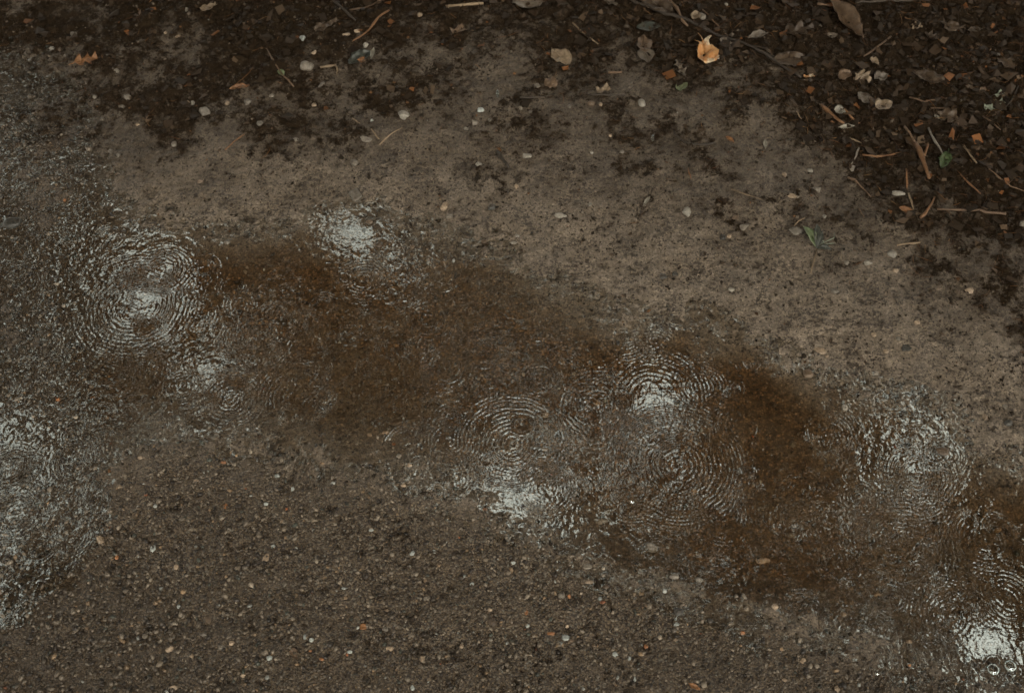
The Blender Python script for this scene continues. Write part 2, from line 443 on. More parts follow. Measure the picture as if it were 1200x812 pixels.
WSTEP = 0.00153
wx = np.arange(-1.0, 1.02, WSTEP); wy = np.arange(0.42, 1.90, WSTEP)
WX, WY = np.meshgrid(wx, wy)
wpx, wpy = to_px(WX, WY)
wg = samp(HH, WX.ravel(), WY.ravel()).reshape(WX.shape)
wsd = samp(SD, WX.ravel(), WY.ravel()).reshape(WX.shape)
ok = (wg < 0.0022) & (wsd > -0.05) & (wpx > -140) & (wpx < 1340) & (wpy < 870)
H = np.zeros(WX.shape, np.float32)
WARP = (fbm(WX, WY, .03, 3, 231) * .0024).astype(np.float32)
AMP = 0.00019
for (cx, cy, R, st, wl) in RINGS:
    x0, y0 = at(cx, cy); s, _ = mpp(cx, cy)
    R *= s; wl *= s * 1.05
    i0, i1 = np.searchsorted(wx, x0 - 1.7 * R), np.searchsorted(wx, x0 + 1.7 * R)
    j0, j1 = np.searchsorted(wy, y0 - 1.7 * R), np.searchsorted(wy, y0 + 1.7 * R)
    if i1 <= i0 or j1 <= j0: continue
    X = WX[j0:j1, i0:i1] - x0; Y = WY[j0:j1, i0:i1] - y0
    r = np.sqrt(X * X + Y * Y) + WARP[j0:j1, i0:i1]
    ang = np.arctan2(Y, X)
    env = sstep(1.5 * R, .85 * R, r) * (0.35 + 0.65 * sstep(.15 * R, .75 * R, r))
    env = env * (0.62 + 0.38 * np.sin(ang * 2 + cx) * np.sin(ang * 5 + cy)) * (1 + .5 * np.sin(r / R * 9 + cy))
    ph = r / wl * (1.0 + 0.16 * r / R) * 2 * np.pi
    H[j0:j1, i0:i1] += (AMP * st * (wl / (5 * s)) * env * np.cos(ph)).astype(np.float32)
    if R < 0.024 and st > 1.1:      # a fresh splash: a dimple with a raised lip
        H[j0:j1, i0:i1] += (-.0010 * np.exp(-(r / (.35 * R)) ** 2) + .0011 * np.exp(-((r - .55 * R) / (.16 * R)) ** 2)).astype(np.float32)
chop = fbm(WX, WY, 0.012, 2, 201) * 0.00010 + fbm(WX * 1.6, WY, 0.0055, 1, 211) * 0.00005
patch = 0.45 + 0.75 * sstep(-.5, .6, fbm(WX, WY, 0.16, 2, 221))
calm = (1 - .95 * blob(wpx, wpy, 422, 275, 34, 15)) * (1 - .93 * blob(wpx, wpy, 1162, 757, 32, 28)) * (1 - .6 * blob(wpx, wpy, 596, 580, 60, 14)) * (1 - .6 * blob(wpx, wpy, 770, 475, 34, 24)) * (1 - .6 * blob(wpx, wpy, 1070, 540, 24, 18))
patch = patch * (0.9 + .9 * sstep(150, 60, wpx)) * calm
H = H * calm.astype(np.float32)
wdep = np.clip(-wg, -0.002, 0.02)
H = H * sstep(-.0004, .0015, wdep) * (.35 + .65 * patch) + chop * patch
H = H + 0.0008 * np.exp(-np.clip(wdep, 0, 1) / 0.0005)                 # the water climbs a little at every edge
idx = np.full(WX.shape, -1, np.int64)
cell = ok[:-1, :-1] & ok[1:, :-1] & ok[:-1, 1:] & ok[1:, 1:]
use = np.zeros(WX.shape, bool)
use[:-1, :-1] |= cell; use[1:, :-1] |= cell; use[:-1, 1:] |= cell; use[1:, 1:] |= cell
idx[use] = np.arange(use.sum())
wf = np.stack([idx[:-1, :-1][cell], idx[:-1, 1:][cell], idx[1:, 1:][cell], idx[1:, :-1][cell]], -1)
wv = np.stack([WX[use], WY[use], H[use]], -1)
water = np_mesh('puddle_water', wv, wf, M_WATER, kind='structure')
da = water.data.attributes.new('depth', 'FLOAT', 'POINT')
da.data.foreach_set('value', np.clip(wdep[use] / 0.011, 0, 1).astype(np.float32))
print('tris ground', len(gf) * 2, 'water', len(wf) * 2)

# ------------------------------------------------------------------ loose gravel and crumbs of soil (uncountable)
PHI = (1 + 5 ** .5) / 2
ICO_V = np.array([(-1, PHI, 0), (1, PHI, 0), (-1, -PHI, 0), (1, -PHI, 0), (0, -1, PHI), (0, 1, PHI), (0, -1, -PHI), (0, 1, -PHI), (PHI, 0, -1), (PHI, 0, 1), (-PHI, 0, -1), (-PHI, 0, 1)])
ICO_V /= np.linalg.norm(ICO_V[0])
ICO_F = np.array([(0, 11, 5), (0, 5, 1), (0, 1, 7), (0, 7, 10), (0, 10, 11), (1, 5, 9), (5, 11, 4), (11, 10, 2), (10, 7, 6), (7, 1, 8), (3, 9, 4), (3, 4, 2), (3, 2, 6), (3, 6, 8), (3, 8, 9), (4, 9, 5), (2, 4, 11), (6, 2, 10), (8, 6, 7), (9, 8, 1)])

def rand_rot(n, flat=.35):
    a = RNG.uniform(0, 2 * np.pi, n); b = RNG.normal(0, flat, n); c = RNG.normal(0, flat, n)
    ca, sa, cb, sb, cc, sc_ = np.cos(a), np.sin(a), np.cos(b), np.sin(b), np.cos(c), np.sin(c)
    Z = np.zeros(n); O = np.ones(n)
    Rz = np.stack([ca, -sa, Z, sa, ca, Z, Z, Z, O], -1).reshape(n, 3, 3)
    Rx = np.stack([O, Z, Z, Z, cb, -sb, Z, sb, cb], -1).reshape(n, 3, 3)
    Ry = np.stack([cc, Z, sc_, Z, O, Z, -sc_, Z, cc], -1).reshape(n, 3, 3)
    return Rz @ Rx @ Ry

def scatter(n, weight, xr=(-1.1, 1.1), yr=(.40, 2.0)):
    """n points with density weight(px, py, x, y, humus, sd, left, lower)"""
    out = np.zeros((0, 2))
    while len(out) < n:
        x = RNG.uniform(*xr, 60000); y = RNG.uniform(*yr, 60000)
        px, py = to_px(x, y)
        w = weight(px, py, x, y, samp(HUMM, x, y), samp(SD, x, y), samp(LEFT, x, y), samp(LOWER, x, y))
        keep = (RNG.random(60000) < w) & (px > -90) & (px < 1290) & (py > -80) & (py < 880)
        out = np.concatenate([out, np.stack([x[keep], y[keep]], -1)])
    return out[:n]

OCT_V = np.array([(1, 0, 0), (0, 1, 0), (-1, 0, 0), (0, -1, 0), (0, 0, 1), (0, 0, -1)], float)
OCT_F = np.array([(0, 1, 4), (1, 2, 4), (2, 3, 4), (3, 0, 4), (1, 0, 5), (2, 1, 5), (3, 2, 5), (0, 3, 5)])
def lumps(name, pts, size, tints, mat, flat=(.45, .95), sink=.15, smooth=False, jit=.2, oct=False):
    n = len(pts); BV, BF = (OCT_V, OCT_F) if oct else (ICO_V, ICO_F); nb = len(BV)
    V = BV[None] * (1 + RNG.normal(0, jit, (n, nb, 1)))
    S = np.stack([size * RNG.uniform(.75, 1.35, n), size * RNG.uniform(.6, 1.0, n), size * RNG.uniform(*flat, n)], -1) * .5
    V = V * S[:, None, :]
    V = np.einsum('nij,nkj->nki', rand_rot(n), V)
    z = samp(HH, pts[:, 0], pts[:, 1]) + size * sink
    V = V + np.stack([pts[:, 0], pts[:, 1], z], -1)[:, None, :]
    Fc = BF[None] + (np.arange(n) * nb)[:, None, None]
    C = np.repeat(tints[:, None, :], nb, 1)
    return np_mesh(name, V.reshape(-1, 3), Fc.reshape(-1, 3), mat, C.reshape(-1, 4), smooth=smooth, kind='stuff')

def tints(n, pal, var=.26):
    w = np.array([p[0] for p in pal], float); w /= w.sum()
    c = np.array([p[1] for p in pal])[RNG.choice(len(pal), n, p=w)]
    c = c * (1 + RNG.normal(0, var, (n, 1))).clip(.4, 1.8)
    return np.concatenate([c, np.ones((n, 1))], -1)

pts = scatter(27000, lambda px, py, x, y, h, sd, l, lo: np.clip(lo * (.85) * sstep(60, 200, px + py * 0) + lo * .3 + l * .55 * (1 - h) + .20 * (sd > 0) * (1 - lo) + .012, 0, 1))
_gx, _gy = to_px(pts[:, 0], pts[:, 1])
sz = np.clip(RNG.lognormal(math.log(.0030), .40, len(pts)) * (1 + .35 * sstep(420, 40, _gx) * sstep(540, 700, _gy)), .0014, .0095)
_gt = tints(len(pts), [(6, (.100, .080, .057)), (4, (.045, .034, .023)), (3, (.150, .124, .092)), (.22, (.20, .205, .185)), (.6, (.15, .10, .055)), (.03, (.16, .055, .02)), (5, (.014, .009, .005)), (.7, (.032, .036, .027))])
_gt[:, :3] *= (1 - .55 * np.clip(samp(POCK_DIRT_VIGNETTE, pts[:, 0], pts[:, 1]), 0, 1))[:, None]      # grit darkened with the ground: caked soil plus the painted vignette
lumps('gravel', pts, sz, _gt, M_GRAVEL, sink=.12, smooth=True)['label'] = 'fine wet gravel in the mud and under the water'
pts = scatter(25000, lambda px, py, x, y, h, sd, l, lo: np.clip((h * .6 + .20 + .5 * sstep(.0, .7, fbm(x, y, .05, 3, 301))) * (sd < 0.0) * (1 - lo), 0, 1))
sz = np.clip(RNG.lognormal(math.log(.0029), .50, len(pts)), .0012, .012)
lumps('soil_crumbs', pts, sz, tints(len(pts), [(6, (.012, .008, .004)), (3, (.026, .017, .010)), (1.4, (.07, .056, .042)), (.4, (.07, .035, .015))]), M_SOIL, sink=.1, oct=True, jit=.3)['label'] = 'dark crumbs of soil lying on the muddy bank'

# needles, rootlets and scraps of rotten leaf
def strands(name, pts, length, width, tcol, mat):
    n = len(pts); K = 4
    a = RNG.uniform(0, 2 * np.pi, n); bend = RNG.normal(0, .5, n)
    t = np.linspace(-.5, .5, K)
    ang = a[:, None] + bend[:, None] * t[None] * 2
    dx = np.cumsum(np.cos(ang), 1) * (length / K)[:, None]; dy = np.cumsum(np.sin(ang), 1) * (length / K)[:, None]
    X = pts[:, 0:1] + dx - dx.mean(1, keepdims=True); Y = pts[:, 1:2] + dy - dy.mean(1, keepdims=True)
    tilt = RNG.normal(0, .16, n)
    Zc = samp(HH, X.ravel(), Y.ravel()).reshape(n, K)
    Z = np.maximum(Zc, Zc.mean(1, keepdims=True)) + .0006 + (t[None] + .5) * np.abs(tilt)[:, None] * length[:, None]
    nx, ny = -np.sin(ang), np.cos(ang)
    w = width[:, None] * np.array([.5, 1, .9, .35])[None]
    ring = []
    for k, (o1, o2) in enumerate(((-.5, 0), (.5, 0), (0, .8))):
        ring.append(np.stack([X + nx * w * o1, Y + ny * w * o1, Z + w * o2], -1))
    V = np.stack(ring, 2)                      # n,K,3,3
    base = (np.arange(n) * K * 3)[:, None, None]
    fs = []
    for k in range(K - 1):
        for q in range(3):
            fs.append((k * 3 + q, k * 3 + (q + 1) % 3, (k + 1) * 3 + (q + 1) % 3, (k + 1) * 3 + q))
    Fc = np.array(fs)[None] + base
    C = np.repeat(tcol[:, None, :], K * 3, 1)
    return np_mesh(name, V.reshape(-1, 3), Fc.reshape(-1, 4), mat, C.reshape(-1, 4), smooth=True, kind='stuff')

pts = scatter(5200, lambda px, py, x, y, h, sd, l, lo: np.clip(h * (.25 + .75 * sstep(600, 1100, px + (260 - py) * .6)) * (sd < 0) + .006 * (1 - lo) * (sd < 0), 0, 1))
L = np.clip(RNG.lognormal(math.log(.017), .5, len(pts)), .006, .06)
strands('needle_litter', pts, L, RNG.uniform(.0005, .0012, len(pts)), tints(len(pts), [(5, (.028, .013, .005)), (2.2, (.075, .034, .011)), (.5, (.14, .078, .033)), (3, (.012, .0065, .003))], .25), M_LITTER)['label'] = 'brown needles and rootlets strewn over the dark soil'

def scraps(name, pts, size, tcol, mat):
    n = len(pts)
    a = RNG.uniform(0, 2 * np.pi, n)
    base = np.array([(-1, -1), (1, -1), (1, 1), (-1, 1)]) * .5
    P = base[None] * (1 + RNG.normal(0, .28, (n, 4, 2)))
    P = P * np.stack([size, size * RNG.uniform(.35, 1.0, n)], -1)[:, None, :]
    R = np.stack([np.cos(a), -np.sin(a), np.sin(a), np.cos(a)], -1).reshape(n, 2, 2)
    P = np.einsum('nij,nkj->nki', R, P) + pts[:, None, :]
    z = samp(HH, P[..., 0].ravel(), P[..., 1].ravel()).reshape(n, 4)
    z = np.maximum(z, z.mean(1, keepdims=True)) + .0008 + np.abs(RNG.normal(0, .22, (n, 4))) * size[:, None]
    top = np.concatenate([P, z[..., None]], -1); bot = top - np.array([0, 0, .0004])
    V = np.concatenate([top, bot], 1)
    fs = [(0, 1, 2), (0, 2, 3), (6, 5, 4), (7, 6, 4)]
    for q in range(4):
        r = (q + 1) % 4
        fs += [(q, q + 4, r + 4), (q, r + 4, r)]
    Fc = np.array(fs)[None] + (np.arange(n) * 8)[:, None, None]
    C = np.repeat(tcol[:, None, :], 8, 1)
    return np_mesh(name, V.reshape(-1, 3), Fc.reshape(-1, 3), mat, C.reshape(-1, 4), smooth=False, kind='stuff')

pts = scatter(5600, lambda px, py, x, y, h, sd, l, lo: np.clip(sstep(.45, .8, h) * (.3 + .7 * sstep(350, 1000, px + (200 - py) * 1.2)) * (sd < -.03) * (lo < .1) * (l < .3), 0, 1))
sz = np.clip(RNG.lognormal(math.log(.0072), .5, len(pts)), .003, .018)
scraps('leaf_litter', pts, sz, tints(len(pts), [(7, (.013, .0075, .0032)), (3, (.027, .016, .008)), (.8, (.058, .038, .022)), (.35, (.10, .04, .012))], .22), M_LITTER)['label'] = 'rotting brown scraps of leaf on the dark soil'

# ------------------------------------------------------------------ tree canopy over the place (seen mirrored in the puddle)
GAPS = [(390, 264, 6, 1), (405, 268, 8, 1), (420, 273, 10, 1), (433, 281, 9, 1), (443, 291, 6, 1), (458, 306, 11, .7), (480, 325, 20, .5), (455, 335, 16, .5),
        (546, 568, 4, 1), (562, 572, 5, 1), (580, 576, 6, 1), (597, 582, 6, 1), (613, 591, 7, 1), (628, 601, 8, 1), (641, 611, 5, 1),
        (742, 466, 10, .9), (766, 460, 12, 1), (774, 478, 15, 1), (756, 500, 9, 1), (732, 490, 11, .8), (790, 492, 12, .7), (728, 576, 9, 1), (820, 455, 12, .5),
        (1058, 523, 11, 1), (1075, 528, 12, 1), (1086, 545, 12, 1), (1064, 556, 10, .8), (1150, 742, 15, 1), (1171, 748, 14, 1), (1157, 765, 14, 1), (1166, 785, 8, 1),
        (3, 510, 17, 1), (20, 524, 15, 1), (30, 545, 13, 1), (10, 568, 13, 1), (4, 600, 13, 1), (12, 640, 11, 1),
        (186, 320, 15, 1), (206, 326, 11, 1), (166, 343, 17, 1), (152, 368, 13, .9), (190, 352, 13, .9), (100, 300, 13, .7), (140, 400, 14, .6),
        (246, 438, 12, .9), (230, 455, 12, .8), (200, 490, 13, .7), (262, 485, 10, .8), (137, 598, 13, 1), (120, 330, 26, .35),
        (1010, 600, 22, .8), (1040, 640, 34, .8), (1000, 690, 20, .7), (1060, 690, 26, .75), (1090, 620, 26, .6), (1130, 680, 22, .6), (960, 620, 20, .7), (1180, 600, 24, .5), (880, 560, 18, .6), (930, 520, 14, .5),
        (6, 140, 24, .8), (36, 180, 24, .7), (12, 230, 22, .75), (100, 60, 24, .5), (70, 240, 26, .4), (90, 160, 20, .3), (30, 300, 24, .4), (60, 60, 30, .3),
        (340, 380, 24, .5), (520, 440, 20, .5), (905, 600, 24, .45), (660, 520, 20, .45), (300, 450, 20, .5), (600, 520, 24, .4), (820, 550, 40, .3), (560, 400, 20, .3)]
M_LEAFY = tint_material('tree_leaves', .6, 8, .002)
PPM = 100.0                                                            # mirrored photo pixels per metre of canopy
def spray(nl, lo, hi, near_only):
    x = RNG.uniform(-11, 11, nl); y = RNG.uniform(-1.0, 19, nl); z = 6.2 + 3.6 * RNG.random(nl) + 0.6 * np.sin(x * .9) * np.cos(y * .7)
    size = RNG.uniform(lo, hi, nl)
    a, b = to_px(x * CAM_H / (CAM_H + z), y * CAM_H / (CAM_H + z))     # where that leaf mirrors in the water
    opn = np.zeros(nl); close = np.full(nl, 1e9)
    wob = fbm(x, y, .8, 2, 401)
    for (cx, cy, r, st) in GAPS:
        d = np.hypot(a - cx, (b - cy) * 1.1)
        close = np.minimum(close, d - r)
        rr = r * (1 + .35 * wob) + size * PPM * .42
        opn = np.maximum(opn, st * sstep(rr + 4, rr - 4, d))
    k = (1 - opn) * sstep(-.78, -.50, fbm(x, y, 1.7, 3, 411)) * sstep(.67, .47, fbm(x, y, .75, 2, 419))
    ok_ = RNG.random(nl) < k
    if near_only: ok_ &= close < 45
    return x[ok_], y[ok_], z[ok_], size[ok_]
A_ = spray(62000, .34, .66, False); B_ = spray(150000, .13, .22, True)
th, yy, zz, sz = (np.concatenate([p, q]) for p, q in zip(A_, B_)); n = len(th)
print('canopy leaves', len(A_[0]), len(B_[0]))
# the rest of the wood around and behind, added to cut sky light: bigger sprays, looser
N2 = 84000
tx2 = RNG.uniform(-19, 19, N2); ty2 = RNG.uniform(-17, 24, N2); tz2 = 6.4 + 4.2 * RNG.random(N2)
fx2, fy2 = tx2 * CAM_H / (CAM_H + tz2), ty2 * CAM_H / (CAM_H + tz2)
q1, q2 = to_px(fx2, fy2)
seen = (q1 > -200) & (q1 < 1400) & (q2 > -120) & (q2 < 980) & (ty2 > -1)
cl2 = sstep(-.75, .0, fbm(tx2, ty2, 3.2, 3, 431))
kp2 = (~seen) & (RNG.random(N2) < cl2)
th = np.concatenate([th, tx2[kp2]]); yy = np.concatenate([yy, ty2[kp2]]); zz = np.concatenate([zz, tz2[kp2]])
sz = np.concatenate([sz, RNG.uniform(.3, .62, kp2.sum())]); n = len(th)
P = np.array([(-1, 0, 0), (0, -.45, .12), (1, 0, 0), (0, .45, .12)])[None] * sz[:, None, None] * .5
P = np.einsum('nij,nkj->nki', rand_rot(n, .7), P) + np.stack([th, yy, zz], -1)[:, None]
Fq = np.arange(n * 4).reshape(n, 4)
tc = np.repeat(tints(n, [(3, (.032, .045, .016)), (2, (.042, .055, .02)), (1, (.055, .05, .02))])[:, None], 4, 1)
can_v = [P.reshape(-1, 3)]; can_f = [Fq]; can_c = [tc.reshape(-1, 4)]; base = n * 4
def limb(p0, p1, r0, r1, sides=7):
    global base
    p0 = np.array(p0, float); p1 = np.array(p1, float); d = p1 - p0; d /= np.linalg.norm(d)
    u = np.cross(d, (0.3, .9, .1)); u /= np.linalg.norm(u); w = np.cross(d, u)
    a = np.linspace(0, 2 * np.pi, sides, endpoint=False)
    ring = np.cos(a)[:, None] * u + np.sin(a)[:, None] * w
    can_v.append(np.concatenate([p0 + ring * r0, p1 + ring * r1]))
    q = np.arange(sides); r = (q + 1) % sides
    can_f.append(np.stack([q, r, r + sides, q + sides], -1) + base)
    can_c.append(np.tile((.05, .038, .028, 1), (2 * sides, 1))); base += 2 * sides
for (tx, ty) in ((-7.5, 5), (-4, 11), (0.8, 13.5), (4.5, 9.5), (8, 5.5), (5.5, 15), (-5.5, 16.5)):
    gz = gh(tx, ty) - .1
    limb((tx, ty, gz), (tx + .2, ty, 3.5), .26, .20); limb((tx + .2, ty, 3.5), (tx + .1, ty - .3, 7.8), .20, .10)
    for k in range(9):
        a = k * 2.4 + tx; z0 = 3.8 + k * .42
        e = (tx + math.cos(a) * 2.6, ty + math.sin(a) * 2.6, z0 + 2.0)
        limb((tx + .15, ty - .1, z0), e, .07, .025, 5)
        for q in (-.5, .5):
            limb(e, (e[0] + math.cos(a + q) * 1.3, e[1] + math.sin(a + q) * 1.3, e[2] + .5), .025, .008, 4)
canopy = np_mesh('tree_canopy_and_added_sprays', np.concatenate(can_v), np.concatenate(can_f), M_LEAFY, np.concatenate(can_c), smooth=False, kind='stuff')
canopy['label'] = 'dark tree canopy mirrored in the puddle with pale gaps of sky'

# ------------------------------------------------------------------ single pebbles
def ico2():
    V = [tuple(v) for v in ICO_V]; Fc = [tuple(f) for f in ICO_F]
    for _ in range(2):
        mid = {}; nf = []
        def m(a, b):
            k = (min(a, b), max(a, b))
            if k not in mid:
                p = (np.array(V[a]) + np.array(V[b])); p /= np.linalg.norm(p); V.append(tuple(p)); mid[k] = len(V) - 1
            return mid[k]
        for a, b, c in Fc:
            x, y, z = m(a, b), m(b, c), m(c, a)
            nf += [(a, x, z), (b, y, x), (c, z, y), (x, y, z)]
        Fc = nf
    return np.array(V), np.array(Fc)
SPH_V, SPH_F = ico2()
STONE = {
    'grey': solid_material('grey_stone', (.11, .093, .072), (.20, .178, .145), .42),
    'pale': solid_material('pale_stone', (.18, .165, .135), (.30, .275, .23), .40, mud=.25),
    'white': solid_material('white_stone', (.22, .235, .215), (.36, .385, .36), .32, mud=.12),
    'tan': solid_material('tan_stone', (.20, .145, .095), (.34, .26, .18), .42),
    'brown': solid_material('brown_stone', (.065, .044, .027), (.125, .088, .057), .42),
    'orange': solid_material('orange_stone', (.20, .085, .032), (.30, .14, .06), .42, mud=.2),
    'dark': solid_material('dark_stone', (.026, .026, .022), (.06, .056, .048), .38)}

def pebble(px, py, w, h, colour, shape='rounded', rot=None, label=None, group=None):
    sx, sy = mpp(px, py)
    x, y = (float(v) for v in at(px, py))
    a = w * sx * .46; b = h * sy * .5 * .86
    rnd = np.random.default_rng(int(px * 31 + py * 17))
    V = SPH_V.copy()
    ncut = {'rounded': 5, 'angular': 9, 'flat': 6, 'squarish': 0}[shape]
    if shape == 'squarish':
        q = 1 / np.maximum(np.abs(V[:, 0]), np.abs(V[:, 1])).clip(.35); V[:, :2] *= np.minimum(q, 1.9)[:, None] * .8
        V[:, 0] += V[:, 1] * .25
    for _ in range(ncut):
        nrm = rnd.normal(size=3); nrm /= np.linalg.norm(nrm)
        d = rnd.uniform(.62, .9) if shape != 'angular' else rnd.uniform(.48, .8)
        ov = V @ nrm - d
        V = V - np.where(ov > 0, ov, 0)[:, None] * nrm * (.92 if shape == 'angular' else .7)
    V = V * (1 + .05 * np.sin(V[:, 0:1] * 5 + px) + .05 * np.sin(V[:, 1:2] * 6 + py))
    V[:, :2] /= np.abs(V[:, :2]).max(0)
    c = min(a, b) * {'rounded': .75, 'angular': .7, 'flat': .35, 'squarish': .30}[shape]
    V = V * np.array([a, b, c])
    if rot:
        r = math.radians(rot); V = V @ np.array([[math.cos(r), math.sin(r), 0], [-math.sin(r), math.cos(r), 0], [0, 0, 1]])
    me = bpy.data.meshes.new('pebble')
    me.from_pydata(V.tolist(), [], SPH_F.tolist()); me.materials.append(STONE[colour])
    me.polygons.foreach_set('use_smooth', np.full(len(SPH_F), shape != 'angular', bool))
    o = bpy.data.objects.new('pebble', me); COL.objects.link(o)
    z = gh(x, y)
    o.location = (x, y, z + c * .05)
    return tag(o, label, 'pebble', group)

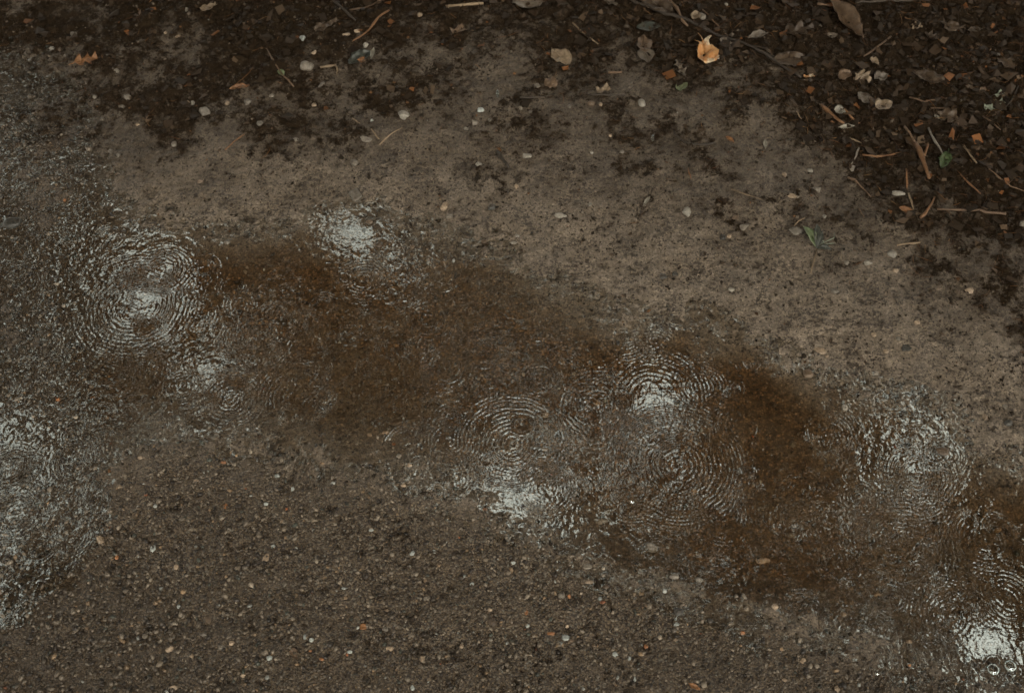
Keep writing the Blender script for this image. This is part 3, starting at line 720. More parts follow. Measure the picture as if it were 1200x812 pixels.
PEBBLES = [
    # x, y, w, h, colour, shape, rotation
    (243, 138, 15, 11, 'grey', 'angular', 25), (151, 119, 10, 8, 'grey', 'rounded', 0), (144, 127, 10, 6, 'grey', 'flat', 10), (227, 125, 6, 6, 'pale', 'rounded', 0),
    (221, 125, 6, 5, 'tan', 'rounded', 0), (268, 128, 6, 6, 'tan', 'rounded', 0), (292, 127, 11, 8, 'grey', 'rounded', 0), (112, 116, 6, 5, 'grey', 'rounded', 0), (205, 171, 8, 8, 'grey', 'rounded', 0),
    (61, 58, 7, 5, 'pale', 'rounded', 0), (70, 59, 6, 5, 'brown', 'rounded', 0), (221, 19, 8, 6, 'grey', 'angular', 0), (139, 88, 9, 6, 'grey', 'angular', 0), (162, 147, 6, 5, 'tan', 'angular', 0),
    (130, 178, 6, 5, 'grey', 'rounded', 0), (139, 183, 6, 6, 'grey', 'rounded', 0), (88, 44, 8, 6, 'grey', 'rounded', 0), (210, 48, 7, 5, 'tan', 'flat', 30), (196, 45, 5, 4, 'tan', 'rounded', 0),
    (361, 87, 18, 12, 'grey', 'rounded', -10), (356, 57, 9, 8, 'white', 'angular', 0), (378, 106, 8, 10, 'grey', 'angular', -20), (473, 142, 17, 11, 'pale', 'angular', 8), (429, 169, 17, 8, 'grey', 'angular', -4),
    (563, 136, 10, 6, 'white', 'angular', 18), (556, 151, 9, 8, 'grey', 'angular', 0), (574, 147, 6, 6, 'grey', 'angular', 0), (547, 157, 7, 5, 'pale', 'angular', 0), (437, 148, 5, 4, 'white', 'rounded', 0),
    (561, 197, 9, 6, 'pale', 'rounded', 0), (307, 153, 9, 7, 'grey', 'angular', 20), (415, 194, 12, 10, 'grey', 'angular', 0), (348, 169, 7, 5, 'grey', 'rounded', 0), (369, 128, 7, 5, 'tan', 'rounded', 0),
    (421, 50, 10, 5, 'tan', 'flat', 0), (408, 53, 11, 5, 'tan', 'angular', 0), (430, 64, 8, 7, 'pale', 'rounded', 0), (493, 31, 7, 5, 'tan', 'rounded', 0), (371, 74, 8, 5, 'tan', 'angular', 10), (320, 118, 7, 5, 'grey', 'rounded', 0),
    (751, 130, 10, 10, 'pale', 'rounded', 0), (692, 132, 11, 7, 'brown', 'rounded', 15), (629, 110, 9, 7, 'grey', 'angular', 0), (617, 187, 14, 9, 'pale', 'angular', 10), (610, 135, 6, 5, 'grey', 'angular', 0),
    (622, 139, 6, 5, 'grey', 'angular', 0), (820, 37, 9, 9, 'grey', 'rounded', 0), (818, 15, 5, 6, 'pale', 'angular', 0), (838, 82, 6, 5, 'white', 'angular', 20), (848, 22, 5, 4, 'pale', 'rounded', 0), (703, 133, 5, 5, 'tan', 'rounded', 0),
    (693, 185, 5, 4, 'pale', 'rounded', 0), (728, 186, 6, 5, 'grey', 'rounded', 0), (714, 166, 5, 5, 'tan', 'angular', 0), (667, 135, 5, 5, 'grey', 'rounded', 0),
    (1049, 236, 17, 8, 'pale', 'angular', 0), (996, 206, 11, 9, 'grey', 'angular', 0), (955, 230, 13, 9, 'grey', 'angular', -20), (947, 206, 8, 5, 'pale', 'rounded', 0), (917, 213, 7, 7, 'tan', 'angular', 0),
    (925, 238, 14, 7, 'tan', 'flat', -22), (931, 276, 18, 12, 'grey', 'rounded', -5), (1043, 303, 13, 10, 'pale', 'rounded', 0), (1014, 315, 12, 7, 'pale', 'angular', 0), (990, 312, 8, 7, 'grey', 'angular', 0),
    (1047, 322, 9, 6, 'tan', 'rounded', 0), (976, 347, 11, 7, 'grey', 'rounded', 0), (1133, 347, 14, 9, 'tan', 'angular', -15), (1119, 348, 8, 9, 'brown', 'rounded', 0), (964, 260, 6, 5, 'pale', 'rounded', 0), (1194, 273, 12, 9, 'grey', 'rounded', 0),
    (1072, 383, 8, 6, 'tan', 'rounded', 0), (1023, 395, 7, 6, 'tan', 'angular', 0), (1050, 401, 6, 5, 'grey', 'rounded', 0), (1096, 345, 8, 5, 'brown', 'angular', 0),
    (417, 230, 17, 15, 'grey', 'squarish', 42), (521, 243, 10, 12, 'tan', 'rounded', -20), (576, 245, 11, 9, 'dark', 'rounded', 0), (527, 255, 9, 6, 'grey', 'rounded', 0), (433, 260, 11, 8, 'brown', 'rounded', 0),
    (444, 287, 10, 8, 'brown', 'rounded', 0), (483, 289, 8, 7, 'brown', 'rounded', 0), (657, 255, 17, 8, 'pale', 'angular', 8), (804, 253, 12, 13, 'pale', 'rounded', 0), (871, 270, 12, 9, 'grey', 'angular', 0),
    (862, 259, 12, 8, 'brown', 'angular', 0), (846, 281, 8, 7, 'dark', 'rounded', 0), (854, 280, 6, 5, 'tan', 'rounded', 0), (606, 278, 9, 5, 'pale', 'angular', 0), (603, 285, 11, 6, 'grey', 'angular', 0), (605, 221, 6, 7, 'tan', 'rounded', 0),
    (567, 283, 9, 6, 'brown', 'rounded', 0), (691, 245, 5, 5, 'pale', 'rounded', 0), (235, 214, 9, 6, 'brown', 'angular', 0), (76, 235, 5, 5, 'orange', 'rounded', 0), (266, 284, 9, 7, 'grey', 'rounded', 0), (15, 262, 26, 14, 'dark', 'rounded', 10),
    (730, 347, 7, 5, 'brown', 'rounded', 0), (717, 300, 8, 5, 'brown', 'flat', 0), (776, 325, 12, 8, 'dark', 'angular', 0), (791, 322, 8, 7, 'dark', 'angular', 0), (857, 340, 10, 7, 'pale', 'flat', 30),  # the last, pale one stands in for a white glint of light
    (700, 468, 9, 8, 'tan', 'rounded', 0), (709, 465, 6, 6, 'white', 'angular', 20), (640, 483, 10, 8, 'tan', 'rounded', 0), (622, 414, 8, 7, 'grey', 'angular', 0), (638, 524, 8, 6, 'tan', 'rounded', 0), (815, 570, 8, 5, 'tan', 'rounded', 0),
    (433, 508, 7, 6, 'tan', 'rounded', 0), (463, 493, 16, 10, 'brown', 'angular', 0), (461, 519, 5, 5, 'orange', 'rounded', 0), (401, 486, 8, 7, 'brown', 'rounded', 0), (480, 545, 7, 6, 'tan', 'rounded', 0), (473, 569, 7, 6, 'tan', 'rounded', 0),
    (1105, 528, 21, 14, 'brown', 'rounded', -8), (931, 516, 13, 12, 'grey', 'angular', 0), (990, 477, 10, 10, 'pale', 'rounded', 0), (947, 438, 14, 12, 'brown', 'rounded', 0), (961, 411, 18, 10, 'tan', 'flat', -35),
    (1059, 483, 12, 7, 'dark', 'rounded', 0), (1037, 414, 8, 6, 'tan', 'rounded', 0), (1026, 438, 7, 6, 'grey', 'rounded', 0), (1060, 411, 16, 10, 'dark', 'angular', 0), (1178, 478, 9, 7, 'grey', 'flat', 0),
    (1154, 489, 8, 12, 'tan', 'angular', 10), (1193, 492, 8, 7, 'brown', 'angular', 0), (1180, 497, 12, 9, 'dark', 'rounded', 0), (969, 417, 6, 5, 'tan', 'rounded', 0),
    (763, 640, 18, 14, 'grey', 'rounded', -15), (790, 675, 13, 10, 'grey', 'rounded', 0), (819, 679, 13, 10, 'grey', 'rounded', 0), (895, 653, 20, 10, 'tan', 'angular', 0), (705, 609, 20, 10, 'grey', 'rounded', -5),
    (930, 622, 11, 9, 'grey', 'rounded', 0), (1030, 693, 9, 8, 'tan', 'rounded', 0), (908, 711, 10, 9, 'tan', 'rounded', 0), (989, 718, 9, 8, 'tan', 'rounded', 0), (966, 693, 9, 7, 'grey', 'rounded', 0), (970, 713, 7, 6, 'grey', 'rounded', 0),
    (1066, 751, 8, 6, 'tan', 'rounded', 0), (1124, 720, 7, 5, 'grey', 'rounded', 0), (803, 660, 6, 5, 'grey', 'rounded', 0), (825, 612, 8, 6, 'brown', 'rounded', 0),
    (691, 682, 12, 5, 'tan', 'rounded', 5), (658, 697, 9, 8, 'grey', 'rounded', 0), (667, 698, 5, 7, 'orange', 'rounded', 0), (751, 695, 10, 8, 'tan', 'angular', 0), (743, 696, 6, 6, 'tan', 'angular', 0), (662, 746, 12, 10, 'white', 'angular', -15),
    (617, 717, 7, 8, 'orange', 'angular', 0), (793, 731, 8, 8, 'white', 'angular', 0), (721, 766, 7, 8, 'white', 'flat', 40), (737, 771, 5, 7, 'white', 'angular', 0), (870, 741, 7, 6, 'orange', 'rounded', 0), (877, 744, 6, 5, 'dark', 'rounded', 0),
    (795, 716, 13, 12, 'dark', 'rounded', 0), (757, 756, 7, 7, 'orange', 'rounded', 0), (703, 701, 6, 6, 'white', 'rounded', 0), (677, 674, 9, 7, 'grey', 'angular', 0), (659, 726, 9, 6, 'brown', 'rounded', 0), (664, 733, 6, 5, 'tan', 'rounded', 0),
    (618, 733, 6, 5, 'white', 'rounded', 0), (669, 751, 8, 6, 'brown', 'rounded', 0), (645, 742, 12, 6, 'orange', 'flat', 5), (832, 727, 9, 8, 'dark', 'rounded', 0), (744, 795, 5, 8, 'white', 'rounded', 0), (792, 749, 6, 5, 'tan', 'rounded', 0), (752, 754, 4, 8, 'white', 'angular', 20),
    (623, 695, 9, 6, 'brown', 'flat', 0), (601, 660, 7, 5, 'white', 'flat', 0), (688, 664, 12, 8, 'grey', 'flat', 0), (710, 687, 9, 8, 'brown', 'rounded', 0), (940, 775, 9, 10, 'tan', 'angular', 0), (919, 797, 7, 5, 'tan', 'rounded', 0), (1066, 779, 5, 5, 'orange', 'rounded', 0), (981, 807, 8, 8, 'tan', 'rounded', 0),
    (117, 632, 12, 11, 'tan', 'angular', 0), (180, 644, 8, 11, 'white', 'angular', 10), (359, 748, 6, 11, 'white', 'angular', 0), (317, 773, 8, 8, 'white', 'rounded', 0), (366, 752, 6, 6, 'white', 'rounded', 0), (484, 649, 9, 7, 'white', 'angular', 20),
    (404, 690, 9, 4, 'white', 'angular', 0), (457, 760, 11, 8, 'tan', 'rounded', 0), (495, 772, 6, 9, 'tan', 'rounded', 10), (577, 730, 11, 14, 'brown', 'angular', 0), (312, 655, 8, 14, 'tan', 'flat', -20), (574, 715, 7, 6, 'tan', 'rounded', 0),
    (331, 612, 6, 5, 'tan', 'rounded', 0), (321, 641, 6, 5, 'white', 'rounded', 0), (435, 622, 7, 4, 'white', 'rounded', 0), (509, 647, 7, 6, 'white', 'angular', 0), (553, 684, 6, 6, 'white', 'rounded', 0), (543, 675, 8, 5, 'white', 'angular', 0),
    (210, 711, 6, 6, 'white', 'rounded', 0), (257, 711, 5, 4, 'white', 'rounded', 0), (189, 690, 7, 5, 'white', 'angular', 0), (199, 761, 11, 8, 'tan', 'rounded', 20), (261, 760, 11, 8, 'grey', 'angular', 0), (273, 756, 7, 7, 'tan', 'rounded', 0),
    (286, 793, 7, 7, 'tan', 'rounded', 0), (203, 806, 13, 9, 'tan', 'angular', 0), (230, 564, 7, 5, 'tan', 'rounded', 0), (262, 542, 8, 5, 'orange', 'rounded', 0), (141, 571, 8, 6, 'tan', 'rounded', 0), (165, 537, 8, 5, 'tan', 'rounded', 0),
    (107, 465, 6, 6, 'orange', 'rounded', 0), (68, 468, 6, 5, 'orange', 'rounded', 0), (264, 594, 6, 8, 'orange', 'angular', 0), (136, 652, 5, 6, 'orange', 'rounded', 0), (208, 666, 7, 8, 'tan', 'rounded', 0), (226, 770, 7, 8, 'tan', 'angular', 0),
    (325, 558, 7, 5, 'white', 'rounded', 0), (343, 573, 5, 7, 'white', 'rounded', 0), (312, 591, 6, 5, 'white', 'rounded', 0), (451, 506, 9, 5, 'tan', 'rounded', 0), (568, 597, 7, 5, 'orange', 'rounded', 0), (378, 774, 7, 5, 'orange', 'rounded', 0), (365, 764, 5, 5, 'orange', 'rounded', 0),
    (410, 765, 7, 5, 'white', 'rounded', 0), (541, 757, 6, 7, 'tan', 'rounded', 0), (500, 701, 9, 6, 'grey', 'rounded', 10), (452, 737, 9, 7, 'grey', 'rounded', 0), (453, 714, 7, 4, 'tan', 'rounded', 0), (104, 747, 7, 8, 'brown', 'rounded', 0), (244, 728, 10, 12, 'brown', 'angular', 0),
    (484, 807, 6, 9, 'white', 'rounded', 10), (575, 750, 6, 5, 'grey', 'rounded', 0), (300, 745, 5, 5, 'tan', 'rounded', 0), (240, 745, 9, 6, 'grey', 'rounded', 0)]

LAND = [(823, 76, 'the orange crumpled leaf'), (657, 78, 'the tan round leaf at the top'), (753, 71, 'the pointed brown leaf'), (102, 75, 'the orange-brown lobed leaf'), (547, 22, 'the pink-brown stick at the top'),
        (423, 79, 'the dark greenish leaf'), (985, 42, 'the long curled brown leaf'), (1028, 139, 'the light tan litter leaf'), (1100, 203, 'the bright green leaf'), (957, 285, 'the green sprig'),
        (1130, 260, 'the long thin stick on the right'), (417, 230, 'the flat square stone'), (428, 275, 'the white reflection topping the puddle'), (158, 360, 'the big ring of ripples on the left'),
        (270, 467, 'the paired ripple rings left of centre'), (14, 560, 'the bright water at the left edge'), (605, 580, 'the thin white reflection below the middle'), (770, 475, 'the bright reflection right of centre'),
        (1075, 545, 'the white ripples near the right edge'), (1160, 757, 'the lower right corner reflection'), (763, 640, 'the big pale stone under the water'), (662, 746, 'the angular white pebble'),
        (426, 735, 'the orange leaf scrap in the gravel'), (246, 19, 'the curled brown leaf scrap at the top left'), (280, 112, 'the thin curled tan leaf'), (620, 400, 'the brown silt in mid puddle'),
        (588, 190, 'the short dark twig in mid mud'), (800, 178, 'the buried curved root'), (640, 571, 'the ripple ring in mid puddle'), (817, 453, 'the neat round ripple right of centre'), (117, 632, 'the tan three-cornered pebble'),
        (340, 700, 'the lower left gravel'), (540, 700, 'the lower middle gravel')]
used_labels = set()
def size_word(w, h):
    s = w * h
    return 'tiny' if s < 32 else 'small' if s < 62 else 'mid-sized' if s < 110 else 'large'
def place_word(dx, dy, d):
    near = 'just ' if d < 35 else 'a little way ' if d < 90 else 'well '
    if abs(dx) > 2.2 * abs(dy): w = 'right of' if dx > 0 else 'left of'
    elif abs(dy) > 2.2 * abs(dx): w = 'below' if dy > 0 else 'above'
    else: w = ('below' if dy > 0 else 'above') + ' and ' + ('right of' if dx > 0 else 'left of')
    return near + w
def pebble_label(px, py, w, h, colour, shape):
    c = sorted((math.hypot(px - a, py - b), a, b, t) for a, b, t in LAND if math.hypot(px - a, py - b) > 6)
    shp = {'rounded': 'rounded', 'angular': 'angular', 'flat': 'flattish', 'squarish': 'flat square'}[shape]
    for d, a, b, t in c[:6]:
        l = f'{size_word(w, h)} {shp} {colour} pebble {place_word(px - a, py - b, d)} {t}'
        if len(l.split()) > 16: l = l.replace(shp + ' ', '', 1).replace(' and ', '-')
        if len(l.split()) <= 16 and l not in used_labels:
            used_labels.add(l); return l
    (d1, a1, b1, t1), (d2, a2, b2, t2) = c[0], c[1]
    l = f'{colour} pebble {place_word(px - a1, py - b1, d1)} {t1}'
    used_labels.add(l)
    return l
used_labels.update(['flat square grey stone lying tilted on the mud above the puddle', 'large rounded brown stone ringed by water near the right edge of the puddle',
                    'big pale rounded stone half under the water below the puddle centre', 'angular white pebble standing out in the gravel below the middle'])
SPECIAL = {(417, 230): 'flat square grey stone lying tilted on the mud above the puddle', (1105, 528): 'large rounded brown stone ringed by water near the right edge of the puddle',
           (763, 640): 'big pale rounded stone half under the water below the puddle centre', (662, 746): 'angular white pebble standing out in the gravel below the middle',
           (117, 632): 'tan three-cornered pebble in the dark gravel at the lower left'}
for p in PEBBLES:
    lab = SPECIAL.get(p[:2]) or pebble_label(*p[:6])
    pebble(*p[:6], rot=p[6], label=lab, group='pebbles scattered over the wet ground')

# ------------------------------------------------------------------ leaves
LEAFM = {
    'orange': solid_material('orange_leaf', (.42, .17, .045), (.50, .29, .13), .42, 120, mud=.45, c3=(.38, .31, .21)),
    'rust': solid_material('rust_leaf', (.19, .082, .030), (.29, .145, .062), .45, 200, mud=.35),
    'tan': solid_material('tan_leaf', (.17, .125, .078), (.28, .21, .14), .42, 150, mud=.45),
    'brown': solid_material('brown_leaf', (.085, .052, .029), (.15, .10, .062), .45, 150, mud=.5),
    'dim': solid_material('dim_brown_leaf', (.034, .021, .011), (.070, .047, .028), .45, 150, mud=.6),
    'grey': solid_material('grey_leaf', (.085, .068, .050), (.155, .128, .098), .40, 150, mud=.5),
    'pale': solid_material('pale_leaf', (.20, .185, .145), (.31, .29, .235), .40, 150, mud=.3),
    'green': solid_material('green_leaf', (.030, .055, .016), (.065, .095, .035), .38, 180, mud=.2),
    'olive': solid_material('olive_leaf', (.09, .12, .06), (.17, .20, .11), .40, 150, mud=.3),
    'darkgreen': solid_material('dark_green_leaf', (.028, .032, .026), (.055, .060, .048), .35, 150, mud=.3),
    'lichen': solid_material('lichen', (.14, .16, .115), (.24, .265, .20), .7, 400, mud=.2)}

def profile(kind, u, seed):
    if kind == 'oval': w = np.sin(np.pi * u) ** .62
    elif kind == 'pointed': w = np.sin(np.pi * u ** .75) ** .8
    elif kind == 'lance': w = np.sin(np.pi * u) ** 1.1
    elif kind == 'lobed': w = np.sin(np.pi * u) ** .6 * (.62 + .38 * np.cos(u * 6 * np.pi + .6))
    elif kind == 'toothed': w = np.sin(np.pi * u ** .85) ** .6 * (.90 + .14 * np.cos(u * 18 * np.pi))
    else: w = .72 + .28 * np.sin(u * 5 + seed) * (u > .1)
    return np.maximum(w, .04)

def tube(name, pts, r0, r1, mat, parent=None, sides=6, knots=0, seed=0):
    P = np.array(pts, float); n = len(P); rnd = np.random.default_rng(seed)
    T = np.gradient(P, axis=0); T /= np.linalg.norm(T, axis=1)[:, None] + 1e-12
    U = np.cross(T, (0, 0, 1.)); U /= np.linalg.norm(U, axis=1)[:, None] + 1e-9
    W = np.cross(T, U)
    a = np.linspace(0, 2 * np.pi, sides, endpoint=False)
    rr = np.linspace(r0, r1, n) * (1 + rnd.normal(0, .10, n))
    for _ in range(knots): rr[rnd.integers(1, n - 1)] *= 1.5
    V = P[:, None] + (np.cos(a)[None, :, None] * U[:, None] + np.sin(a)[None, :, None] * W[:, None]) * rr[:, None, None]
    V = V.reshape(-1, 3)
    fs = [(i * sides + q, i * sides + (q + 1) % sides, (i + 1) * sides + (q + 1) % sides, (i + 1) * sides + q) for i in range(n - 1) for q in range(sides)]
    fs += [tuple(range(sides))[::-1], tuple((n - 1) * sides + q for q in range(sides))]
    me = bpy.data.meshes.new(name); me.from_pydata(V.tolist(), [], fs); me.materials.append(mat)
    me.polygons.foreach_set('use_smooth', np.ones(len(fs), bool))
    o = bpy.data.objects.new(name, me); COL.objects.link(o)
    if parent: o.parent = parent
    return o

WOOD = {
    'dark': solid_material('dark_wood', (.022, .016, .010), (.055, .042, .030), .5, 300, mud=.2, streak=True),
    'brown': solid_material('brown_wood', (.09, .055, .030), (.16, .10, .06), .5, 300, mud=.2, streak=True),
    'rust': solid_material('rusty_wood', (.13, .060, .024), (.22, .115, .052), .5, 300, mud=.2, streak=True),
    'straw': solid_material('straw', (.15, .105, .062), (.25, .185, .115), .5, 300, mud=.2, streak=True),
    'grey': solid_material('grey_twig', (.16, .14, .115), (.26, .23, .19), .5, 300, mud=.2, streak=True)}

def leaf(px, py, L, W, rot, kind, mat, label, curl=.25, crump=.12, stalk=0, nu=14, nv=8, name='leaf', cat='leaf', group='fallen leaves on the mud', rib=True):
    """L, W in photo pixels; rot in degrees as seen in the photo (0 = tip to the right, 90 = tip up)"""
    sx, sy = mpp(px, py)
    x, y = (float(v) for v in at(px, py))
    rr = math.radians(rot); ex = math.cos(rr) * sx; ey = math.sin(rr) * sy
    Lw = L * math.hypot(ex, ey); ang = math.atan2(ey, ex)
    ww = W * math.hypot(math.sin(rr) * sx, math.cos(rr) * sy)
    seed = int(px * 3 + py * 7)
    u = np.linspace(0, 1, nu + 1); v = np.linspace(-1, 1, nv + 1)
    U, Vv = np.meshgrid(u, v, indexing='ij')
    pu = np.interp(U, np.linspace(0, 1, 200), profile(kind, np.linspace(0, 1, 200), seed))
    jag = 1 + .16 * rot_vnoise(U * 9, Vv * 2, 1.0, seed) * np.abs(Vv)
    X = (U - .5) * Lw + (np.abs(Vv) * .06 * Lw * np.sin(U * 21 + seed) if kind in ('scrap', 'lobed') else 0)
    Y = Vv * pu * ww * .5 * jag
    m = min(Lw, ww)
    Z = curl * m * (Vv ** 2) * pu * .6 + crump * m * (rot_vnoise(X, Y, m * .33, seed) * .7 + rot_vnoise(X, Y, m * .16, seed + 3) * .35) + .04 * m * (1 - np.abs(Vv)) * -1
    Z = Z + .25 * curl * m * (2 * U - 1) ** 2
    # lay it on the ground
    ca, sa = math.cos(ang), math.sin(ang)
    gx, gy = x + X * ca - Y * sa, y + X * sa + Y * ca
    g = samp(HH, gx.ravel(), gy.ravel()).reshape(gx.shape)
    g0 = float(np.percentile(g, 70))
    Z = Z - Z.min() * .6 + .0012
    Z = np.maximum(Z + g0, g + .0006)
    root = bpy.data.objects.new(name, None); COL.objects.link(root); root.location = (x, y, g0); root.empty_display_size = .01
    top = np.stack([gx - x, gy - y, Z - g0], -1).reshape(-1, 3); bot = top - (0, 0, .0004)
    n = len(top); idm = np.arange(n).reshape(nu + 1, nv + 1)
    q = np.stack([idm[:-1, :-1], idm[1:, :-1], idm[1:, 1:], idm[:-1, 1:]], -1).reshape(-1, 4)
    qb = q[:, ::-1] + n
    ring = np.concatenate([idm[0, :], idm[1:, -1], idm[-1, -2::-1], idm[-2:0:-1, 0]])
    r2 = np.roll(ring, -1)
    side = np.stack([ring, r2, r2 + n, ring + n], -1)
    o = np_mesh('blade', np.concatenate([top, bot]), np.concatenate([q, qb, side]), LEAFM[mat], parent=root)
    if rib and min(L, W) >= 11:
        c = nv // 2
        mp = top.reshape(nu + 1, nv + 1, 3)[:, c] + (0, 0, .0004)
        tube('midrib', mp[:-1], .0007, .0002, LEAFM[mat], root, 5)
    if stalk:
        d = -1; base_p = top.reshape(nu + 1, nv + 1, 3)[0, nv // 2]
        k = stalk * sx
        st = [base_p + np.array([-ca * k * t + sa * k * .2 * t * t, -sa * k * t - ca * k * .2 * t * t, .001 * math.sin(t * 3)]) for t in np.linspace(0, 1, 6)]
        tube('stalk', st, .0009, .0006, LEAFM[mat], root, 5)
    tag(root, label, cat, group)
    return root

leaf(825, 77, 25, 25, -78, 'scrap', 'orange', 'crumpled bright orange leaf with cream patches lying on the dark litter', .35, .22, stalk=14, nu=20, nv=14)
leaf(657, 79, 26, 17, -40, 'oval', 'tan', 'rounded tan leaf lying alone on the mud near the top', .2, .14)
leaf(753, 66, 20, 18, 95, 'pointed', 'brown', 'upright pointed reddish brown leaf left of the orange one', .3, .14)
leaf(755, 80, 16, 20, -70, 'pointed', 'grey', 'broad dull brown leaf scrap under the pointed reddish leaf', .2, .1)
leaf(706, 116, 16, 10, 20, 'scrap', 'tan', 'small tan leaf scrap folded on the twig below the round tan leaf', .4, .2)
leaf(738, 113, 14, 9, 70, 'lobed', 'grey', 'small grey torn leaf right of the folded tan scrap', .3, .2)
leaf(795, 96, 22, 13, -65, 'lobed', 'grey', 'grey lobed leaf hanging down left of the orange leaf', .3, .2)
leaf(797, 114, 16, 9, 30, 'pointed', 'olive', 'pale olive leaf scrap below the grey lobed leaf', .3, .2)
leaf(645, 109, 16, 12, -20, 'oval', 'brown', 'brown oval leaf half sunk in mud below the tan round leaf', .2, .2)
leaf(618, 19, 36, 20, 5, 'oval', 'grey', 'broad grey-brown leaf flat on the litter at the top middle', .15, .14)
leaf(641, 9, 14, 6, 10, 'lance', 'grey', 'narrow grey leaf at the very top above the broad grey-brown one', .4, .1)
leaf(712, 19, 20, 12, -30, 'lobed', 'grey', 'torn grey leaf beside the long branch near the top', .3, .2)
leaf(766, 22, 42, 20, -28, 'oval', 'dim', 'large dark brown leaf lying between the two crossing branches', .15, .12)
leaf(745, 6, 14, 10, 10, 'oval', 'brown', 'small round brown leaf at the top edge above the crossing branches', .3, .1)
leaf(758, 47, 28, 11, 4, 'oval', 'darkgreen', 'dark olive oval leaf below the long branch', .2, .1)
leaf(812, 38, 12, 9, 50, 'oval', 'tan', 'small tan curled leaf where the branches cross', .4, .2)
leaf(884, 60, 26, 8, 12, 'lance', 'grey', 'narrow curled grey leaf right of the orange leaf', .6, .2)
leaf(848, 64, 14, 8, -30, 'scrap', 'grey', 'small grey leaf scrap above the orange leaf', .3, .2)
leaf(985, 40, 56, 22, -58, 'lance', 'brown', 'long curled brown leaf slanting down through the dark litter', .55, .16, nu=20)
leaf(930, 53, 38, 18, 8, 'lobed', 'dim', 'broad dark brown leaf left of the long curled leaf', .25, .18)
leaf(920, 84, 40, 16, 10, 'oval', 'dim', 'flat dull brown leaf below the broad dark one', .2, .14)
leaf(944, 103, 12, 6, 10, 'scrap', 'orange', 'tiny bright orange leaf scrap in the dark litter', .4, .2, rib=False)
leaf(970, 57, 6, 12, 90, 'oval', 'grey', 'small upright grey leaf beside the long curled leaf', .4, .1, rib=False)
leaf(1005, 107, 18, 16, -30, 'lobed', 'tan', 'crumpled tan leaf in the middle of the dark litter', .35, .25)
leaf(1027, 106, 17, 11, 15, 'pointed', 'grey', 'grey pointed leaf right of the crumpled tan one', .35, .2)
leaf(985, 104, 16, 11, 15, 'oval', 'brown', 'brown leaf left of the crumpled tan one', .35, .2)
leaf(1030, 139, 23, 14, 18, 'pointed', 'tan', 'light tan leaf with a torn edge lower in the litter', .25, .18)
leaf(1008, 131, 18, 13, -35, 'oval', 'grey', 'round grey-tan leaf touching the light tan one', .25, .18)
leaf(979, 146, 13, 10, -10, 'pointed', 'pale', 'small pale three-cornered leaf at the edge of the litter', .25, .18)
leaf(987, 163, 20, 5, 6, 'lance', 'pale', 'narrow pale leaf sliver below the small three-cornered leaf', .4, .1, rib=False)
leaf(1041, 9, 9, 8, -60, 'pointed', 'tan', 'tiny pointed tan leaf at the very top right of centre', .3, .1, rib=False)
leaf(1160, 14, 16, 8, 30, 'lance', 'pale', 'small pale shard of leaf near the top right corner', .3, .1, rib=False)
leaf(1066, 52, 12, 9, -20, 'lobed', 'tan', 'small torn tan leaf in the dark litter right of the long curled leaf', .4, .3)
leaf(1020, 87, 12, 7, -45, 'pointed', 'tan', 'small split tan leaf above the crumpled tan one', .3, .2)
leaf(1084, 62, 15, 11, -40, 'lobed', 'dim', 'dim brown hooked leaf in the dark litter at the upper right', .4, .2)
leaf(1107, 52, 18, 11, 10, 'oval', 'dim', 'dim brown oval leaf in the dark litter at the upper right', .2, .2)
leaf(1135, 52, 18, 7, 6, 'lance', 'dim', 'narrow dim brown leaf toward the upper right corner', .2, .2)
leaf(1170, 93, 20, 12, -40, 'oval', 'dim', 'dim grey-brown leaf near the right edge below the corner', .3, .2)
leaf(1010, 8, 26, 16, 60, 'lobed', 'rust', 'rusty brown torn leaf at the top edge above the long curled leaf', .3, .2)
leaf(1143, 124, 10, 6, 40, 'lance', 'brown', 'small brown leaf left of the pale green lichen scraps', .3, .2, rib=False)
leaf(950, 12, 18, 10, 30, 'oval', 'dim', 'dim brown leaf at the top edge left of the rusty torn leaf', .3, .2)
leaf(1058, 256, 17, 8, -28, 'oval', 'rust', 'small reddish brown leaf lying on the mud below the litter edge', .3, .1)
leaf(1080, 109, 36, 13, -15, 'oval', 'dim', 'dim brown leaf buried in the litter above the bright green leaf', .2, .2)
leaf(1105, 152, 26, 18, -20, 'lobed', 'dim', 'broad dim leaf buried just above the bright green leaf', .3, .2)
leaf(102, 75, 28, 17, 18, 'lobed', 'rust', 'orange-brown lobed leaf lying on the wet ground at the upper left', .35, .2, stalk=5)
leaf(247, 18, 17, 8, 28, 'scrap', 'tan', 'small curled brown leaf scrap near the top left', .5, .2, rib=False)
leaf(283, 112, 24, 6, 10, 'lance', 'rust', 'thin curled tan leaf tapering to a point on the upper left mud', .6, .2, rib=False)
leaf(423, 79, 28, 13, 32, 'oval', 'darkgreen', 'dark greenish leaf lying in the litter at the top left of centre', .3, .15)
leaf(426, 82, 8, 6, 20, 'scrap', 'rust', 'tiny reddish leaf scrap lying on the dark greenish leaf', .3, .2, rib=False)
leaf(438, 74, 14, 5, 80, 'lance', 'pale', 'narrow pale leaf sliver beside the dark greenish leaf', .4, .1, rib=False)
leaf(365, 9, 18, 12, 70, 'lobed', 'grey', 'torn grey leaf at the top edge left of the slanting dark stick', .4, .2)
leaf(538, 50, 16, 10, 20, 'scrap', 'brown', 'small brown leaf scrap below the pink-brown stick', .4, .2, rib=False)
leaf(385, 45, 26, 8, 25, 'scrap', 'dim', 'crumpled dull leaf below the slanting dark stick', .4, .3)
leaf(455, 12, 20, 9, 20, 'lobed', 'brown', 'torn brown leaf at the top edge right of the slanting dark stick', .4, .3)
leaf(498, 14, 24, 12, -10, 'lobed', 'dim', 'dull brown leaf at the top edge left of the pink-brown stick', .4, .3)
